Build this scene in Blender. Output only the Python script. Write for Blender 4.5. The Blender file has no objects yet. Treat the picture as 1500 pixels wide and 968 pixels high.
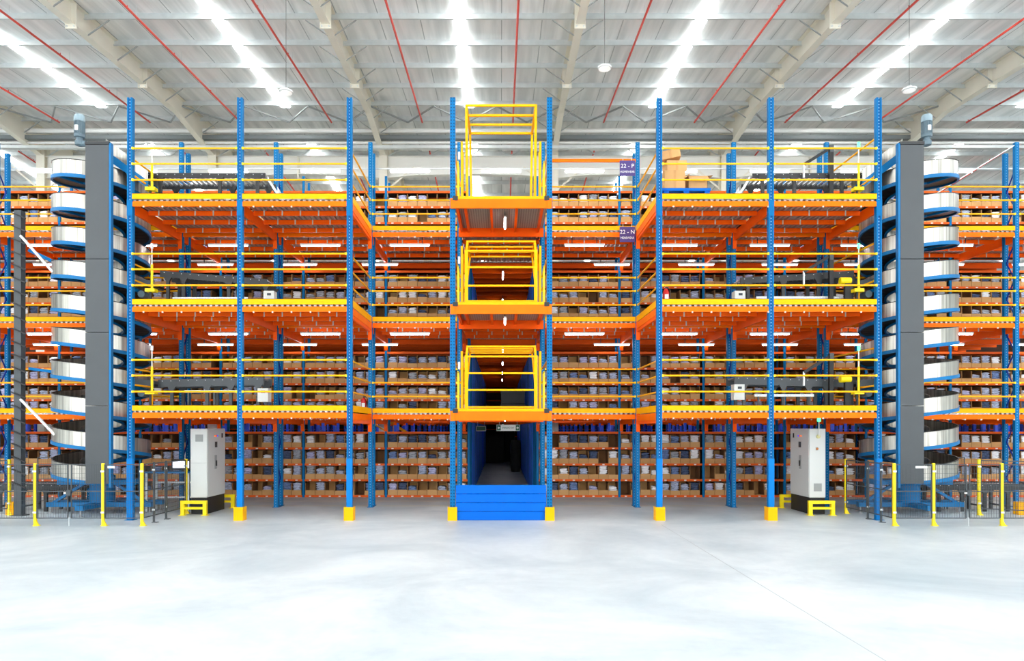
import bpy, math, random
from mathutils import Vector, Matrix
random.seed(7)
sc = bpy.context.scene
COL = sc.collection
PI = math.pi
R = math.radians

# ------------------------------------------------------------------ materials
def lin(c):
    return tuple((v/12.92 if v <= .04045 else ((v+.055)/1.055)**2.4) for v in [x/255 for x in c])
def nd(nt, t, **k):
    n = nt.nodes.new(t)
    for a, b in k.items():
        setattr(n, a, b)
    return n
MATS = {}
def mat(name, rgb, rough=.5, metal=0., var=0., scale=8., bump=0., emit=None, stretch=(1,1,1), spec=.5, rgb2=None):
    if name in MATS: return MATS[name]
    m = bpy.data.materials.new(name); m.use_nodes = True
    nt = m.node_tree; p = nt.nodes['Principled BSDF']
    c = lin(rgb)
    p.inputs['Base Color'].default_value = (*c, 1)
    p.inputs['Roughness'].default_value = rough
    p.inputs['Metallic'].default_value = metal
    p.inputs['Specular IOR Level'].default_value = spec
    if var > 0 or bump > 0 or rgb2:
        tc = nd(nt, 'ShaderNodeTexCoord'); mp = nd(nt, 'ShaderNodeMapping')
        mp.inputs['Scale'].default_value = stretch
        nz = nd(nt, 'ShaderNodeTexNoise'); nz.inputs['Scale'].default_value = scale
        nz.inputs['Detail'].default_value = 5
        nt.links.new(tc.outputs['Object'], mp.inputs['Vector'])
        nt.links.new(mp.outputs['Vector'], nz.inputs['Vector'])
        rp = nd(nt, 'ShaderNodeValToRGB')
        rp.color_ramp.elements[0].position = .32; rp.color_ramp.elements[1].position = .68
        lo = lin(rgb2) if rgb2 else tuple(max(0, v*(1-var)) for v in c)
        hi = c if rgb2 else tuple(min(1, v*(1+var)) for v in c)
        rp.color_ramp.elements[0].color = (*lo, 1); rp.color_ramp.elements[1].color = (*hi, 1)
        nt.links.new(nz.outputs['Fac'], rp.inputs['Fac'])
        nt.links.new(rp.outputs['Color'], p.inputs['Base Color'])
        if bump > 0:
            b = nd(nt, 'ShaderNodeBump'); b.inputs['Strength'].default_value = bump
            b.inputs['Distance'].default_value = .02
            nt.links.new(nz.outputs['Fac'], b.inputs['Height'])
            nt.links.new(b.outputs['Normal'], p.inputs['Normal'])
    if emit:
        p.inputs['Emission Color'].default_value = (*lin(emit[0]), 1)
        p.inputs['Emission Strength'].default_value = emit[1]
    MATS[name] = m
    return m

def holes(name, rgb, hole, cols=(.028,), pitch=.075, rad=.013, rough=.4, xaxis='X', zaxis='Z', spec=.4):
    """painted steel with punched rows of holes, repeating along z"""
    m = bpy.data.materials.new(name); m.use_nodes = True
    nt = m.node_tree; p = nt.nodes['Principled BSDF']
    p.inputs['Roughness'].default_value = rough; p.inputs['Specular IOR Level'].default_value = spec
    tc = nd(nt, 'ShaderNodeTexCoord'); sp = nd(nt, 'ShaderNodeSeparateXYZ')
    nt.links.new(tc.outputs['Object'], sp.inputs[0])
    def M(op, a, b=None):
        n = nd(nt, 'ShaderNodeMath', operation=op)
        for i, v in enumerate((a, b)):
            if v is None: continue
            if isinstance(v, (int, float)): n.inputs[i].default_value = v
            else: nt.links.new(v, n.inputs[i])
        return n.outputs[0]
    z = M('SUBTRACT', M('FLOORED_MODULO', sp.outputs[zaxis], pitch), pitch/2)
    x = sp.outputs[xaxis]
    if cols == 'grid':
        x = M('SUBTRACT', M('FLOORED_MODULO', x, pitch), pitch/2)
    else:
        x = M('SUBTRACT', M('ABSOLUTE', x), cols[0])
    d = M('ADD', M('MULTIPLY', x, x), M('MULTIPLY', z, z))
    f = M('LESS_THAN', d, rad*rad)
    mx = nd(nt, 'ShaderNodeMix', data_type='RGBA')
    mx.inputs['A'].default_value = (*lin(rgb), 1); mx.inputs['B'].default_value = (*lin(hole), 1)
    nt.links.new(f, mx.inputs['Factor']); nt.links.new(mx.outputs['Result'], p.inputs['Base Color'])
    MATS[name] = m
    return m

ORANGE = mat('orange_paint', (255,112,0), .42, spec=.12, var=.06, scale=3)
ORANGE_D = mat('orange_beam_paint', (255,92,0), .45, spec=.12, var=.06, scale=3)
YELLOW = mat('yellow_paint', (255,177,0), .45, spec=.12, var=.04, scale=4)
SHELF = mat('shelf_beam_orange', (224,94,26), .5, var=.05, scale=3, spec=.15)
YELLOW_H = mat('handrail_yellow', (250,176,4), .45, spec=.25)
YELLOW_S = mat('safety_yellow', (250,222,0), .42, var=.04, scale=5)
BLUE_H = holes('blue_perforated_steel', (0,104,160), (110,160,206), cols=(.0,), rad=.012, spec=.12)  # pale dots stand for light showing through the holes
BLUE_H2 = holes('blue_twin_perforated_steel', (0,106,164), (2,40,84), cols=(.032,), rad=.015, spec=.12)
BLUE_C = holes('blue_channel_shade', (0,82,142), (150,190,222), cols=(.0,), rad=.012, spec=.15)  # darker blue paints the groove's shade, pale dots paint light through holes
BLUE = mat('blue_paint', (0,102,160), .45, spec=.12, var=.05, scale=3)
BLUE_L = mat('light_blue_sleeve', (0,116,192), .4, spec=.15)
BLUE_B = mat('barrier_blue', (0,98,200), .45, spec=.12, var=.03, scale=2)
BLUE_D = mat('dark_blue_steel', (4,40,130), .5, spec=.2)
BLUE_S = mat('spiral_blue', (0,108,166), .42, spec=.3)
BLUE_HP = mat('handrack_blue', (24,84,240), .4, var=.1, scale=3)
STEEL = mat('steel_reflection_streaks', (186,183,174), .3, metal=.9, var=.4, scale=3.2, stretch=(5,5,.1))  # vertical streaks paint reflections into the steel colour
GALV = mat('galvanised_steel', (214,219,219), .45, metal=.35, var=.06, scale=4)
GALV_D = mat('deck_steel', (176,176,172), .35, metal=.5, var=.15, scale=3)
CLIP = mat('clip_zinc', (206,196,180), .45, metal=.2)
PERF = holes('perforated_deck_plate', (158,158,150), (44,42,40), cols='grid', pitch=.06, rad=.015, xaxis='X', zaxis='Y')
GREY = mat('charcoal_cover', (70,74,77), .5, var=.03, scale=2)
GREY_E = mat('charcoal_seam', (40,42,44), .5)
DARK = mat('black_steel', (34,36,38), .45, var=.1, scale=4)
DARKG = mat('dark_grey_rail', (62,68,72), .42, var=.08, scale=4)
ROLLER = mat('roller_zinc', (178,180,182), .3, metal=.6)
CAB = mat('cabinet_white', (214,216,212), .45, var=.015, scale=1.5)
CABK = mat('plinth_black', (26,27,29), .55)
VENT = mat('vent_grey', (160,163,160), .5)
SCREEN = mat('dark_screen', (62,70,78), .2)
CARD = mat('cardboard', (196,148,92), .8, var=.1, scale=3)
CARD2 = mat('cardboard_tan', (206,160,104), .8, var=.08, scale=2.5)
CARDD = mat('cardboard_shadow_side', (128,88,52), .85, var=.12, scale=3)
BACK = mat('dark_rack_board', (52,36,26), .9)  # dark brown for shelf boards and the added light-blocking backing sheets
TAG = mat('paper_tag', (235,232,225), .7)
CREAM = mat('cream_steel', (232,227,212), .55, var=.03, scale=1.5)
CREAM_B = mat('jack_beam_cream', (236,235,228), .55, var=.02, scale=1)
RED = mat('sprinkler_red', (222,74,62), .45)
STRUT = mat('zinc_strut', (158,163,163), .55)
REDX = mat('extinguisher_red', (200,22,24), .3)
WHITE = mat('white_enamel', (236,236,232), .4)
WHITE_BR = mat('white_strut', (226,224,220), .45)
BLACK = mat('black_plastic', (18,18,20), .5)
MOTOR = mat('motor_grey', (92,112,122), .4, var=.06, scale=6)
MOTOR_L = mat('motor_cowl', (134,156,166), .4)
PURPLE = mat('sign_purple', (66,46,118), .5)
GREEN = mat('sign_green', (20,92,62), .5)
LAMPG = mat('green_lamp', (90,240,150), .3, emit=((80,255,150), 1.6))
TUBE = mat('light_tube_glow', (255,255,255), .4, emit=((250,248,255), 13))
SKYL = mat('skylight_glow', (255,255,255), .4, emit=((252,254,255), 21))
DISC = mat('lamp_disc', (228,230,228), .4, emit=((255,255,250), .35))
CL = [mat('cloth_blue_grey', (178,186,208), .9, var=.35, scale=14, bump=.3, stretch=(1,1,3)),
      mat('cloth_navy', (74,88,118), .9, var=.5, scale=14, bump=.3, stretch=(1,1,3)),
      mat('cloth_white', (238,238,240), .9, var=.05, scale=14, bump=.3, stretch=(1,1,3)),
      mat('cloth_grey', (166,170,178), .9, var=.35, scale=14, bump=.3, stretch=(1,1,3)),
      mat('cloth_lilac', (182,182,214), .9, var=.3, scale=14, bump=.3, stretch=(1,1,3)),
      mat('cloth_denim', (112,134,176), .9, var=.4, scale=14, bump=.3, stretch=(1,1,3))]
CLN = ['bluish', 'navy', 'white', 'grey', 'lilac', 'blue']

# floor: sealed concrete, cloudy, with saw-cut joints
def floor_mat():
    m = bpy.data.materials.new('polished_concrete'); m.use_nodes = True
    nt = m.node_tree; p = nt.nodes['Principled BSDF']
    tc = nd(nt, 'ShaderNodeTexCoord')
    n1 = nd(nt, 'ShaderNodeTexNoise'); n1.inputs['Scale'].default_value = .35; n1.inputs['Detail'].default_value = 8; n1.inputs['Roughness'].default_value = .62
    n1.inputs['Distortion'].default_value = .6
    nt.links.new(tc.outputs['Object'], n1.inputs['Vector'])
    r1 = nd(nt, 'ShaderNodeValToRGB')
    r1.color_ramp.elements[0].position = .3; r1.color_ramp.elements[1].position = .66
    r1.color_ramp.elements[0].color = (*lin((160,174,181)), 1); r1.color_ramp.elements[1].color = (*lin((203,210,212)), 1)
    nt.links.new(n1.outputs['Fac'], r1.inputs['Fac'])
    n2 = nd(nt, 'ShaderNodeTexNoise'); n2.inputs['Scale'].default_value = 3.; n2.inputs['Detail'].default_value = 8; n2.inputs['Roughness'].default_value = .7
    nt.links.new(tc.outputs['Object'], n2.inputs['Vector'])
    r2 = nd(nt, 'ShaderNodeValToRGB')
    r2.color_ramp.elements[0].position = .3; r2.color_ramp.elements[1].position = .62
    r2.color_ramp.elements[0].color = (.86, .87, .88, 1); r2.color_ramp.elements[1].color = (1, 1, 1, 1)
    nt.links.new(n2.outputs['Fac'], r2.inputs['Fac'])
    mx = nd(nt, 'ShaderNodeMix', data_type='RGBA', blend_type='MULTIPLY'); mx.inputs['Factor'].default_value = 1
    nt.links.new(r1.outputs['Color'], mx.inputs['A']); nt.links.new(r2.outputs['Color'], mx.inputs['B'])
    nt.links.new(mx.outputs['Result'], p.inputs['Base Color'])
    p.inputs['Roughness'].default_value = .42
    rr = nd(nt, 'ShaderNodeMapRange'); rr.inputs['To Min'].default_value = .32; rr.inputs['To Max'].default_value = .55
    nt.links.new(n2.outputs['Fac'], rr.inputs['Value']); nt.links.new(rr.outputs['Result'], p.inputs['Roughness'])
    return m
FLOOR = floor_mat()
# roof lining: pale foil-faced insulation, streaked along the slope
def roof_mat():
    m = bpy.data.materials.new('foil_roof_lining'); m.use_nodes = True
    nt = m.node_tree; p = nt.nodes['Principled BSDF']
    tc = nd(nt, 'ShaderNodeTexCoord'); mp = nd(nt, 'ShaderNodeMapping'); mp.inputs['Scale'].default_value = (2.2, .12, 1)
    nt.links.new(tc.outputs['Object'], mp.inputs['Vector'])
    n1 = nd(nt, 'ShaderNodeTexNoise'); n1.inputs['Scale'].default_value = 1.6; n1.inputs['Detail'].default_value = 6
    nt.links.new(mp.outputs['Vector'], n1.inputs['Vector'])
    r1 = nd(nt, 'ShaderNodeValToRGB')
    r1.color_ramp.elements[0].position = .36; r1.color_ramp.elements[1].position = .62
    r1.color_ramp.elements[0].color = (*lin((222,225,224)), 1); r1.color_ramp.elements[1].color = (*lin((250,251,250)), 1)
    nt.links.new(n1.outputs['Fac'], r1.inputs['Fac'])
    # sheet seams every metre across
    sp = nd(nt, 'ShaderNodeSeparateXYZ'); nt.links.new(tc.outputs['Object'], sp.inputs[0])
    md = nd(nt, 'ShaderNodeMath', operation='FLOORED_MODULO'); md.inputs[1].default_value = 1.22
    nt.links.new(sp.outputs['X'], md.inputs[0])
    lt = nd(nt, 'ShaderNodeMath', operation='LESS_THAN'); lt.inputs[1].default_value = .03
    nt.links.new(md.outputs[0], lt.inputs[0])
    mx = nd(nt, 'ShaderNodeMix', data_type='RGBA'); mx.inputs['B'].default_value = (*lin((176,180,180)), 1)
    nt.links.new(lt.outputs[0], mx.inputs['Factor']); nt.links.new(r1.outputs['Color'], mx.inputs['A'])
    nt.links.new(mx.outputs['Result'], p.inputs['Base Color'])
    p.inputs['Roughness'].default_value = .42; p.inputs['Metallic'].default_value = .12
    return m
ROOF = roof_mat()
WALL = mat('wall_sheet', (226,228,226), .6, var=.03, scale=2, stretch=(6,6,.2))

# ------------------------------------------------------------------ mesh builder
class MB:
    def __init__(s): s.v = []; s.f = []; s.m = []
    def quad(s, pts, mi=0):
        b = len(s.v); s.v += [tuple(p) for p in pts]; s.f.append(tuple(range(b, b+len(pts)))); s.m.append(mi); return s
    def box(s, x0, x1, y0, y1, z0, z1, mi=0):
        b = len(s.v)
        s.v += [(x0,y0,z0),(x1,y0,z0),(x1,y1,z0),(x0,y1,z0),(x0,y0,z1),(x1,y0,z1),(x1,y1,z1),(x0,y1,z1)]
        for f in ((0,3,2,1),(4,5,6,7),(0,1,5,4),(1,2,6,5),(2,3,7,6),(3,0,4,7)):
            s.f.append(tuple(b+i for i in f)); s.m.append(mi)
        return s
    def frame(s, p, q):
        p, q = Vector(p), Vector(q); d = (q-p).normalized()
        u = Vector((0,0,1)) if abs(d.z) < .9 else Vector((0,1,0))
        a = d.cross(u).normalized(); b = a.cross(d).normalized()
        return p, q, a, b
    def bar(s, p, q, w, h, mi=0):                      # rectangular bar from p to q
        p, q, a, b = s.frame(p, q); k = len(s.v)
        for c in (p, q):
            for sa, sb in ((-1,-1),(1,-1),(1,1),(-1,1)):
                s.v.append(tuple(c + a*sa*w/2 + b*sb*h/2))
        for f in ((3,2,1,0),(4,5,6,7),(0,1,5,4),(1,2,6,5),(2,3,7,6),(3,0,4,7)):
            s.f.append(tuple(k+i for i in f)); s.m.append(mi)
        return s
    def tube(s, p, q, r, n=8, mi=0, r2=None):
        p, q, a, b = s.frame(p, q); k = len(s.v); r2 = r if r2 is None else r2
        for c, rr in ((p, r), (q, r2)):
            for i in range(n):
                t = 2*PI*i/n; s.v.append(tuple(c + a*math.cos(t)*rr + b*math.sin(t)*rr))
        for i in range(n):
            j = (i+1) % n; s.f.append((k+i, k+j, k+n+j, k+n+i)); s.m.append(mi)
        s.f.append(tuple(k+i for i in range(n-1,-1,-1))); s.m.append(mi)
        s.f.append(tuple(k+n+i for i in range(n))); s.m.append(mi)
        return s
    def path(s, pts, r, n=6, mi=0):
        for a, b in zip(pts, pts[1:]): s.tube(a, b, r, n, mi)
        return s
    def lathe(s, c, prof, n=20, mi=0):                 # prof: list (r, z) around vertical axis through c
        k = len(s.v)
        for r, z in prof:
            for i in range(n):
                t = 2*PI*i/n; s.v.append((c[0]+r*math.cos(t), c[1]+r*math.sin(t), c[2]+z))
        for j in range(len(prof)-1):
            for i in range(n):
                i2 = (i+1) % n
                s.f.append((k+j*n+i, k+j*n+i2, k+(j+1)*n+i2, k+(j+1)*n+i)); s.m.append(mi)
        s.f.append(tuple(k+i for i in range(n-1,-1,-1))); s.m.append(mi)
        s.f.append(tuple(k+(len(prof)-1)*n+i for i in range(n))); s.m.append(mi)
        return s
    def extrude(s, poly, axis, a, b, mi=0):            # poly of 2D points extruded along axis x or y
        k = len(s.v); n = len(poly)
        for c in (a, b):
            for (u, v) in poly:
                s.v.append((c, u, v) if axis == 'x' else (u, c, v) if axis == 'y' else (u, v, c))
        for i in range(n):
            j = (i+1) % n; s.f.append((k+i, k+j, k+n+j, k+n+i)); s.m.append(mi)
        s.f.append(tuple(k+i for i in range(n-1,-1,-1))); s.m.append(mi)
        s.f.append(tuple(k+n+i for i in range(n))); s.m.append(mi)
        return s
    def cpost(s, x, y, z0, z1, w=.12, d=.11, t=.012, mi=0):   # upright: open C section, web to the front
        poly = [(x-w/2,y),(x+w/2,y),(x+w/2,y+d),(x+w/2-.03,y+d),(x+w/2-.03,y+d-t),(x+w/2-t,y+d-t),(x+w/2-t,y+t),
                (x-w/2+t,y+t),(x-w/2+t,y+d-t),(x-w/2+.03,y+d-t),(x-w/2+.03,y+d),(x-w/2,y+d)]
        return s.extrude(poly, 'z', z0, z1, mi)
    def mesh(s, name, mats, off=(0,0,0)):
        me = bpy.data.meshes.new(name)
        me.from_pydata([(v[0]-off[0], v[1]-off[1], v[2]-off[2]) for v in s.v], [], s.f)
        for m in (mats if isinstance(mats, (list, tuple)) else [mats]): me.materials.append(m)
        if any(s.m): me.polygons.foreach_set('material_index', s.m)
        me.update()
        return me
    def build(s, name, mats, parent=None, origin=None, smooth=False, bevel=0):
        off = wloc(parent) if parent is not None else Vector(origin or (0,0,0))
        me = s.mesh(name, mats, off)
        o = bpy.data.objects.new(name, me); COL.objects.link(o)
        if parent is not None: o.parent = parent
        else: o.location = off
        if smooth:
            me.polygons.foreach_set('use_smooth', [True]*len(me.polygons))
            try: me.set_sharp_from_angle(angle=R(40))
            except Exception: pass
        if bevel:
            b = o.modifiers.new('bevel', 'BEVEL'); b.width = bevel; b.segments = 2; b.limit_method = 'ANGLE'
        return o
def wloc(o):
    v = Vector((0,0,0))
    while o is not None:
        v += o.location; o = o.parent
    return v
def tag(o, label, cat, group=None, kind=None):
    o['label'] = label; o['category'] = cat
    if group: o['group'] = group
    if kind: o['kind'] = kind
    return o
def thing(name, loc, label, cat, group=None):
    o = bpy.data.objects.new(name, None); COL.objects.link(o); o.location = loc
    o.empty_display_size = .2
    return tag(o, label, cat, group)
def struct(o):
    o['kind'] = 'structure'; return o
def copy_tree(o, parent=None, loc=None):
    c = o.copy(); COL.objects.link(c); c.parent = parent
    if loc is not None: c.location = loc
    for ch in list(o.children): copy_tree(ch, c)
    return c
_txt = {}
def lettering(text, size, origin, mtl, parent, name='lettering', sx=1.0):
    """flat text facing -Y, centred on origin"""
    cu = bpy.data.curves.new('text', 'FONT'); cu.body = text; cu.size = size; cu.extrude = .002
    cu.align_x = 'CENTER'; cu.align_y = 'CENTER'
    to = bpy.data.objects.new('text', cu); COL.objects.link(to)
    dg = bpy.context.evaluated_depsgraph_get()
    me = bpy.data.meshes.new_from_object(to.evaluated_get(dg))
    bpy.data.objects.remove(to)
    me.transform(Matrix.Translation(Vector(origin)-wloc(parent)) @ Matrix.Rotation(PI/2, 4, 'X') @ Matrix.Diagonal((sx,1,1,1)))
    me.materials.clear(); me.materials.append(mtl)
    o = bpy.data.objects.new(name, me); COL.objects.link(o); o.parent = parent
    return o

# ------------------------------------------------------------------ camera
F = 1050.0; HC = 2.2
cam_d = bpy.data.cameras.new('camera'); cam = bpy.data.objects.new('camera', cam_d); COL.objects.link(cam)
cam.location = (0, 0, HC); cam.rotation_euler = (PI/2, 0, 0)
cam_d.sensor_width = 36; cam_d.lens = 36*F/1500
cam_d.shift_x = 16/1500; cam_d.shift_y = (626-484)/1500
cam_d.clip_end = 300
sc.camera = cam

# ------------------------------------------------------------------ layout numbers
Y1, Y2, Y3 = 17.0, 19.72, 22.6          # near posts, rear posts, face of the racks
XG = [-16.5,-13.9,-11.35,-8.81,-6.2,-3.6,-1.15,1.15,3.76,6.41,8.97,11.54,14.2,16.8]
LV = [2.6, 5.12, 7.62]                  # deck levels
LVN = ['lower', 'middle', 'top']
BAY = {0:'leftmost bay', 1:'second bay from left edge', 2:'bay behind left spiral', 3:'bay behind left grey cabinet',
       4:'bay right of left cabinet', 5:'bay left of blue barrier', 6:'central aisle bay', 7:'bay right of blue barrier',
       8:'bay left of right cabinet', 9:'bay behind right grey cabinet', 10:'bay behind right spiral',
       11:'second bay from right edge', 12:'rightmost bay'}
ORD = ['first','second','third','fourth','fifth','sixth','seventh','eighth','ninth']

# ------------------------------------------------------------------ the building
struct(MB().box(-46,46,-14,62,-.2,0).build('floor', FLOOR))
RIDGE = 30.4
def roof_z(y, h=10.95):
    return HC + h + .06*y if y <= RIDGE else HC + h + .06*RIDGE - .06*(y-RIDGE)
ce = MB()
for a, b in ((-14, RIDGE), (RIDGE, 62)):
    za, zb = roof_z(a), roof_z(b)
    ce.extrude([(a,za),(b,zb),(b,zb+.12),(a,za+.12)], 'x', -46, 46)
struct(ce.build('ceiling', ROOF))
struct(MB().box(-46.2,-46,-14,62,0,roof_z(RIDGE)).build('wall_left', WALL))
struct(MB().box(46,46.2,-14,62,0,roof_z(RIDGE)).build('wall_right', WALL))
struct(MB().box(-46,46,62,62.2,0,roof_z(RIDGE)).build('wall_back', WALL))
j = MB()                                                # saw-cut joints in the slab
jm = mat('joint_filler', (158,164,166), .7)
j.box(3.62,3.632,-10,16.2,0,.0015)
j.box(-40,40,6.7,6.708,0,.0015)
struct(j.build('trim_1', jm))
lm_ = mat('floor_line_yellow', (214,190,120), .6)
for y, nm in ((20.1,'nearer'),(21.4,'farther')):
    tag(MB().box(-16,16,y-.02,y+.02,0,.0015).build('floor_line', lm_, origin=(0,y,0)), 'faint yellow painted floor line in front of the racks, the %s one' % nm, 'floor line', 'painted floor lines')

RX = [-34.2,-26.9,-19.6,-12.3,-5.02,2.26,9.55,16.85,24.1,31.4]     # rafter lines
# skylight strips: continuous translucent roof lights, both slopes
n = 0
for k in range(-5, 6):
    x = -1.25 + 7.25*k
    for a, b in ((-12, 28.3), (32.0, 60)):
        n += 1
        s_ = MB()
        za, zb = roof_z(a)-.012, roof_z(b)-.012
        s_.extrude([(a,za-.01),(b,zb-.01),(b,zb),(a,za)], 'x', x-.17, x+.17)
        w = s_.build('window_%d' % n, SKYL); struct(w)
# rafters
def rafter_label(i, side):
    return None
rnames = {2:'leftmost',3:'second from left',4:'third from left',5:'third from right',6:'second from right',7:'rightmost'}
for i, x in enumerate(RX):
    nm = rnames.get(i)
    if nm is None: continue
    for side in (0, 1):
        a, b = ((-13, RIDGE) if side == 0 else (RIDGE, 60))
        lab = ('cream steel roof rafter sloping up to the ridge, %s of those overhead' if side == 0 else 'cream steel rafter on the far roof slope beyond the ridge, %s') % nm
        t = thing('roof_rafter', (x, a if side == 0 else b, roof_z(a if side == 0 else b)-.75), lab, 'rafter', 'roof rafters')
        web = MB(); fl = MB()
        d = .62
        def zf(y): return roof_z(y, 10.35)
        def dep(y):
            q = max(0, 1-abs(y-RIDGE)/3.2); return d + .55*q
        ys = sorted(set([a, b] + [RIDGE-3.2 if side == 0 else RIDGE+3.2]))
        for u, v in zip(ys, ys[1:]):
            tu, tv = roof_z(u,10.95)-.02, roof_z(v,10.95)-.02
            bu, bv = tu-dep(u), tv-dep(v)
            web.extrude([(u,bu),(v,bv),(v,tv),(u,tu)], 'x', x-.008, x+.008)
            fl.extrude([(u,bu-.02),(v,bv-.02),(v,bv),(u,bu)], 'x', x-.12, x+.12)
            fl.extrude([(u,tu-.02),(v,tv-.02),(v,tv),(u,tu)], 'x', x-.13, x+.13)
        web.build('web', CREAM, t); fl.build('flange', CREAM, t)
        for y in ((20.5, 24.6, 12.0) if side == 0 else (36, 44)):
            tz = roof_z(y)-.04
            pl_ = MB().box(x-.16,x+.16,y-.02,y+.02,tz-dep(y)-.12,tz).build('splice_plate', CREAM, t)
            for q in (-1,1):
                MB().tube((x+q*.1,y-.05,tz-dep(y)-.06),(x+q*.1,y+.05,tz-dep(y)-.06),.02,6).build('bolt', GALV, pl_)
# columns under the ridge
for i, x in enumerate(RX):
    nm = rnames.get(i)
    if nm is None: continue
    t = thing('building_column', (x, RIDGE+.3, 0), 'cream steel I-section column standing at the roof ridge, %s of the row' % nm, 'column', 'ridge columns')
    z1 = roof_z(RIDGE)-.6
    c = MB().box(x-.01,x+.01,RIDGE+.1,RIDGE+.5,.02,z1); c.box(x-.18,x+.18,RIDGE+.08,RIDGE+.1,.02,z1); c.box(x-.18,x+.18,RIDGE+.5,RIDGE+.52,.02,z1)
    c.build('shaft', CREAM, t)
    MB().box(x-.25,x+.25,RIDGE,RIDGE+.6,0,.02).build('base_plate', CREAM, t)
    kb = MB()
    for q in (-1,1):
        kb.bar((x+q*.18,RIDGE+.3,12.4),(x+q*1.3,RIDGE+.3,13.35),.07,.07)
    kb.build('knee_brace', CREAM, t)
# jack beams between columns with haunches
for i in range(2, 7):
    xa, xb = RX[i]+.18, RX[i+1]-.18
    nm = ['leftmost','second from left','middle','second from right','rightmost'][i-2]
    jb = MB()
    yb = RIDGE+.3
    zt, zb_ = 13.78, 12.98
    jb.extrude([(xa,zb_-.12),(xa+1.2,zb_),((xa+xb)/2,zb_+.05),(xb-1.2,zb_),(xb,zb_-.12),(xb,zt),(xa,zt)], 'y', yb-.01, yb+.01)
    jb.box(xa,xb,yb-.15,yb+.15,zt-.02,zt); 
    for u, v, zu, zv in ((xa,xa+1.2,zb_-.12,zb_),(xa+1.2,(xa+xb)/2,zb_,zb_+.05),((xa+xb)/2,xb-1.2,zb_+.05,zb_),(xb-1.2,xb,zb_,zb_-.12)):
        jb.extrude([(u,zu-.02),(v,zv-.02),(v,zv),(u,zu)], 'y', yb-.14, yb+.14)
    t = thing('ridge_beam', ((xa+xb)/2, yb, zb_), 'deep cream steel beam joining two ridge columns, %s of the five' % nm, 'beam', 'ridge beams')
    jb.build('beam', CREAM_B, t)
    MB().box((xa+xb)/2-.03,(xa+xb)/2+.03,yb-.16,yb-.01,zb_-.2,zb_+.75).build('stiffener', CREAM, t)
    z_ = MB(); m_ = 8; 
    for k in range(m_):
        x0 = xa+(xb-xa)*k/m_; x1 = xa+(xb-xa)*(k+1)/m_
        z0, z1 = (13.8,14.35) if k % 2 == 0 else (14.35,13.8)
        z_.bar((x0,yb,z0),(x1,yb,z1),.045,.045)
    z_.build('lattice_brace', GALV, t)
# ridge services: light duct, dark channel, pale insulated pipe
def span_bar(name, label, cat, y, z, h, w, mtl, rnd=False, x0=-30, x1=30):
    b = MB()
    if rnd: b.tube((x0,y,z),(x1,y,z),h/2,10)
    else: b.box(x0,x1,y-w/2,y+w/2,z-h/2,z+h/2)
    return tag(b.build(name, mtl, origin=(0,y,z), smooth=rnd), label, cat)
span_bar('ridge_duct', 'long white round duct running across below the roof ridge', 'duct', 29.55, 14.42, .2, .2, WHITE, True)
span_bar('ridge_channel', 'dark grey channel running across under the white ridge duct', 'channel', 29.6, 14.15, .15, .24, mat('channel_grey', (120,126,128), .5))
span_bar('insulated_pipe', 'pale ragged insulated pipe running across below the dark channel', 'pipe', 29.6, 13.95, .1, .1, WHITE, True)
span_bar('cable_trunking', 'grey cable trunking running across just above the cream ridge beams', 'trunking', 29.7, 13.8, .12, .2, GALV)
# purlins
pys = []
y = 29.3
while y > -11: pys.append(y); y -= 1.63
pord = 0
for i, y in enumerate(pys):
    if y < 19: continue
    z = roof_z(y)-.2
    m_ = MB().extrude([(y-.005,z),(y-.07,z),(y-.07,z+.012),(y+.005,z+.012),(y+.005,z+.19),(y+.07,z+.19),(y+.07,z+.2),(y-.005,z+.2)], 'x', -34, 34)
    tag(m_.build('roof_purlin', GALV, origin=(0,y,z)), 'long grey roof purlin on the near slope, %s nearer than the ridge' % (['first','second','third','fourth','fifth','sixth','seventh','eighth'][i]), 'purlin', 'roof purlins')
fy = 31.2; k = 0
while fy < 50:
    z = roof_z(fy)-.2
    m_ = MB().extrude([(fy-.005,z),(fy-.07,z),(fy-.07,z+.012),(fy+.005,z+.012),(fy+.005,z+.19),(fy+.07,z+.19),(fy+.07,z+.2),(fy-.005,z+.2)], 'x', -40, 40)
    tag(m_.build('roof_purlin', GALV, origin=(0,fy,z)), 'long grey roof purlin on the far slope, %s row beyond the ridge' % (['first','second','third','fourth','fifth','sixth','seventh','eighth','ninth','tenth','eleventh','twelfth'][k]), 'purlin', 'roof purlins')
    fy += 1.63; k += 1
# fly braces from rafters to purlins, as parts of a bracing thing per rafter
for i, x in enumerate(RX):
    nm = rnames.get(i)
    if nm is None: continue
    t = thing('fly_brace_set', (x, 20, roof_z(20)-.7), 'grey diagonal fly braces fixed along both sides of the %s rafter' % nm.replace(' of','') , 'brace', 'fly braces')
    for y in pys:
        if y < 19: continue
        tz = roof_z(y)
        for q in (-1,1):
            MB().bar((x+q*.1,y,tz-.66),(x+q*.75,y,tz-.2),.045,.02).build('brace', STRUT, t)
# zigzag bracing in the last purlin bay
for i in range(2, 7):
    xa, xb = RX[i], RX[i+1]
    t = thing('roof_bracing', (xa, 28, roof_z(28)-.25), 'thin grey zigzag bracing under the near roof slope by the ridge, %s rafter bay' % ['leftmost','second','middle','fourth','rightmost'][i-2], 'bracing', 'zigzag roof bracing')
    for k in range(6):
        x0, x1 = xa+(xb-xa)*k/6, xa+(xb-xa)*(k+1)/6
        ya, yb = (27.6, 29.3) if k % 2 == 0 else (29.3, 27.6)
        MB().bar((x0,ya,roof_z(ya)-.24),(x1,yb,roof_z(yb)-.24),.05,.05).build('strut', STRUT, t)
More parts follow.
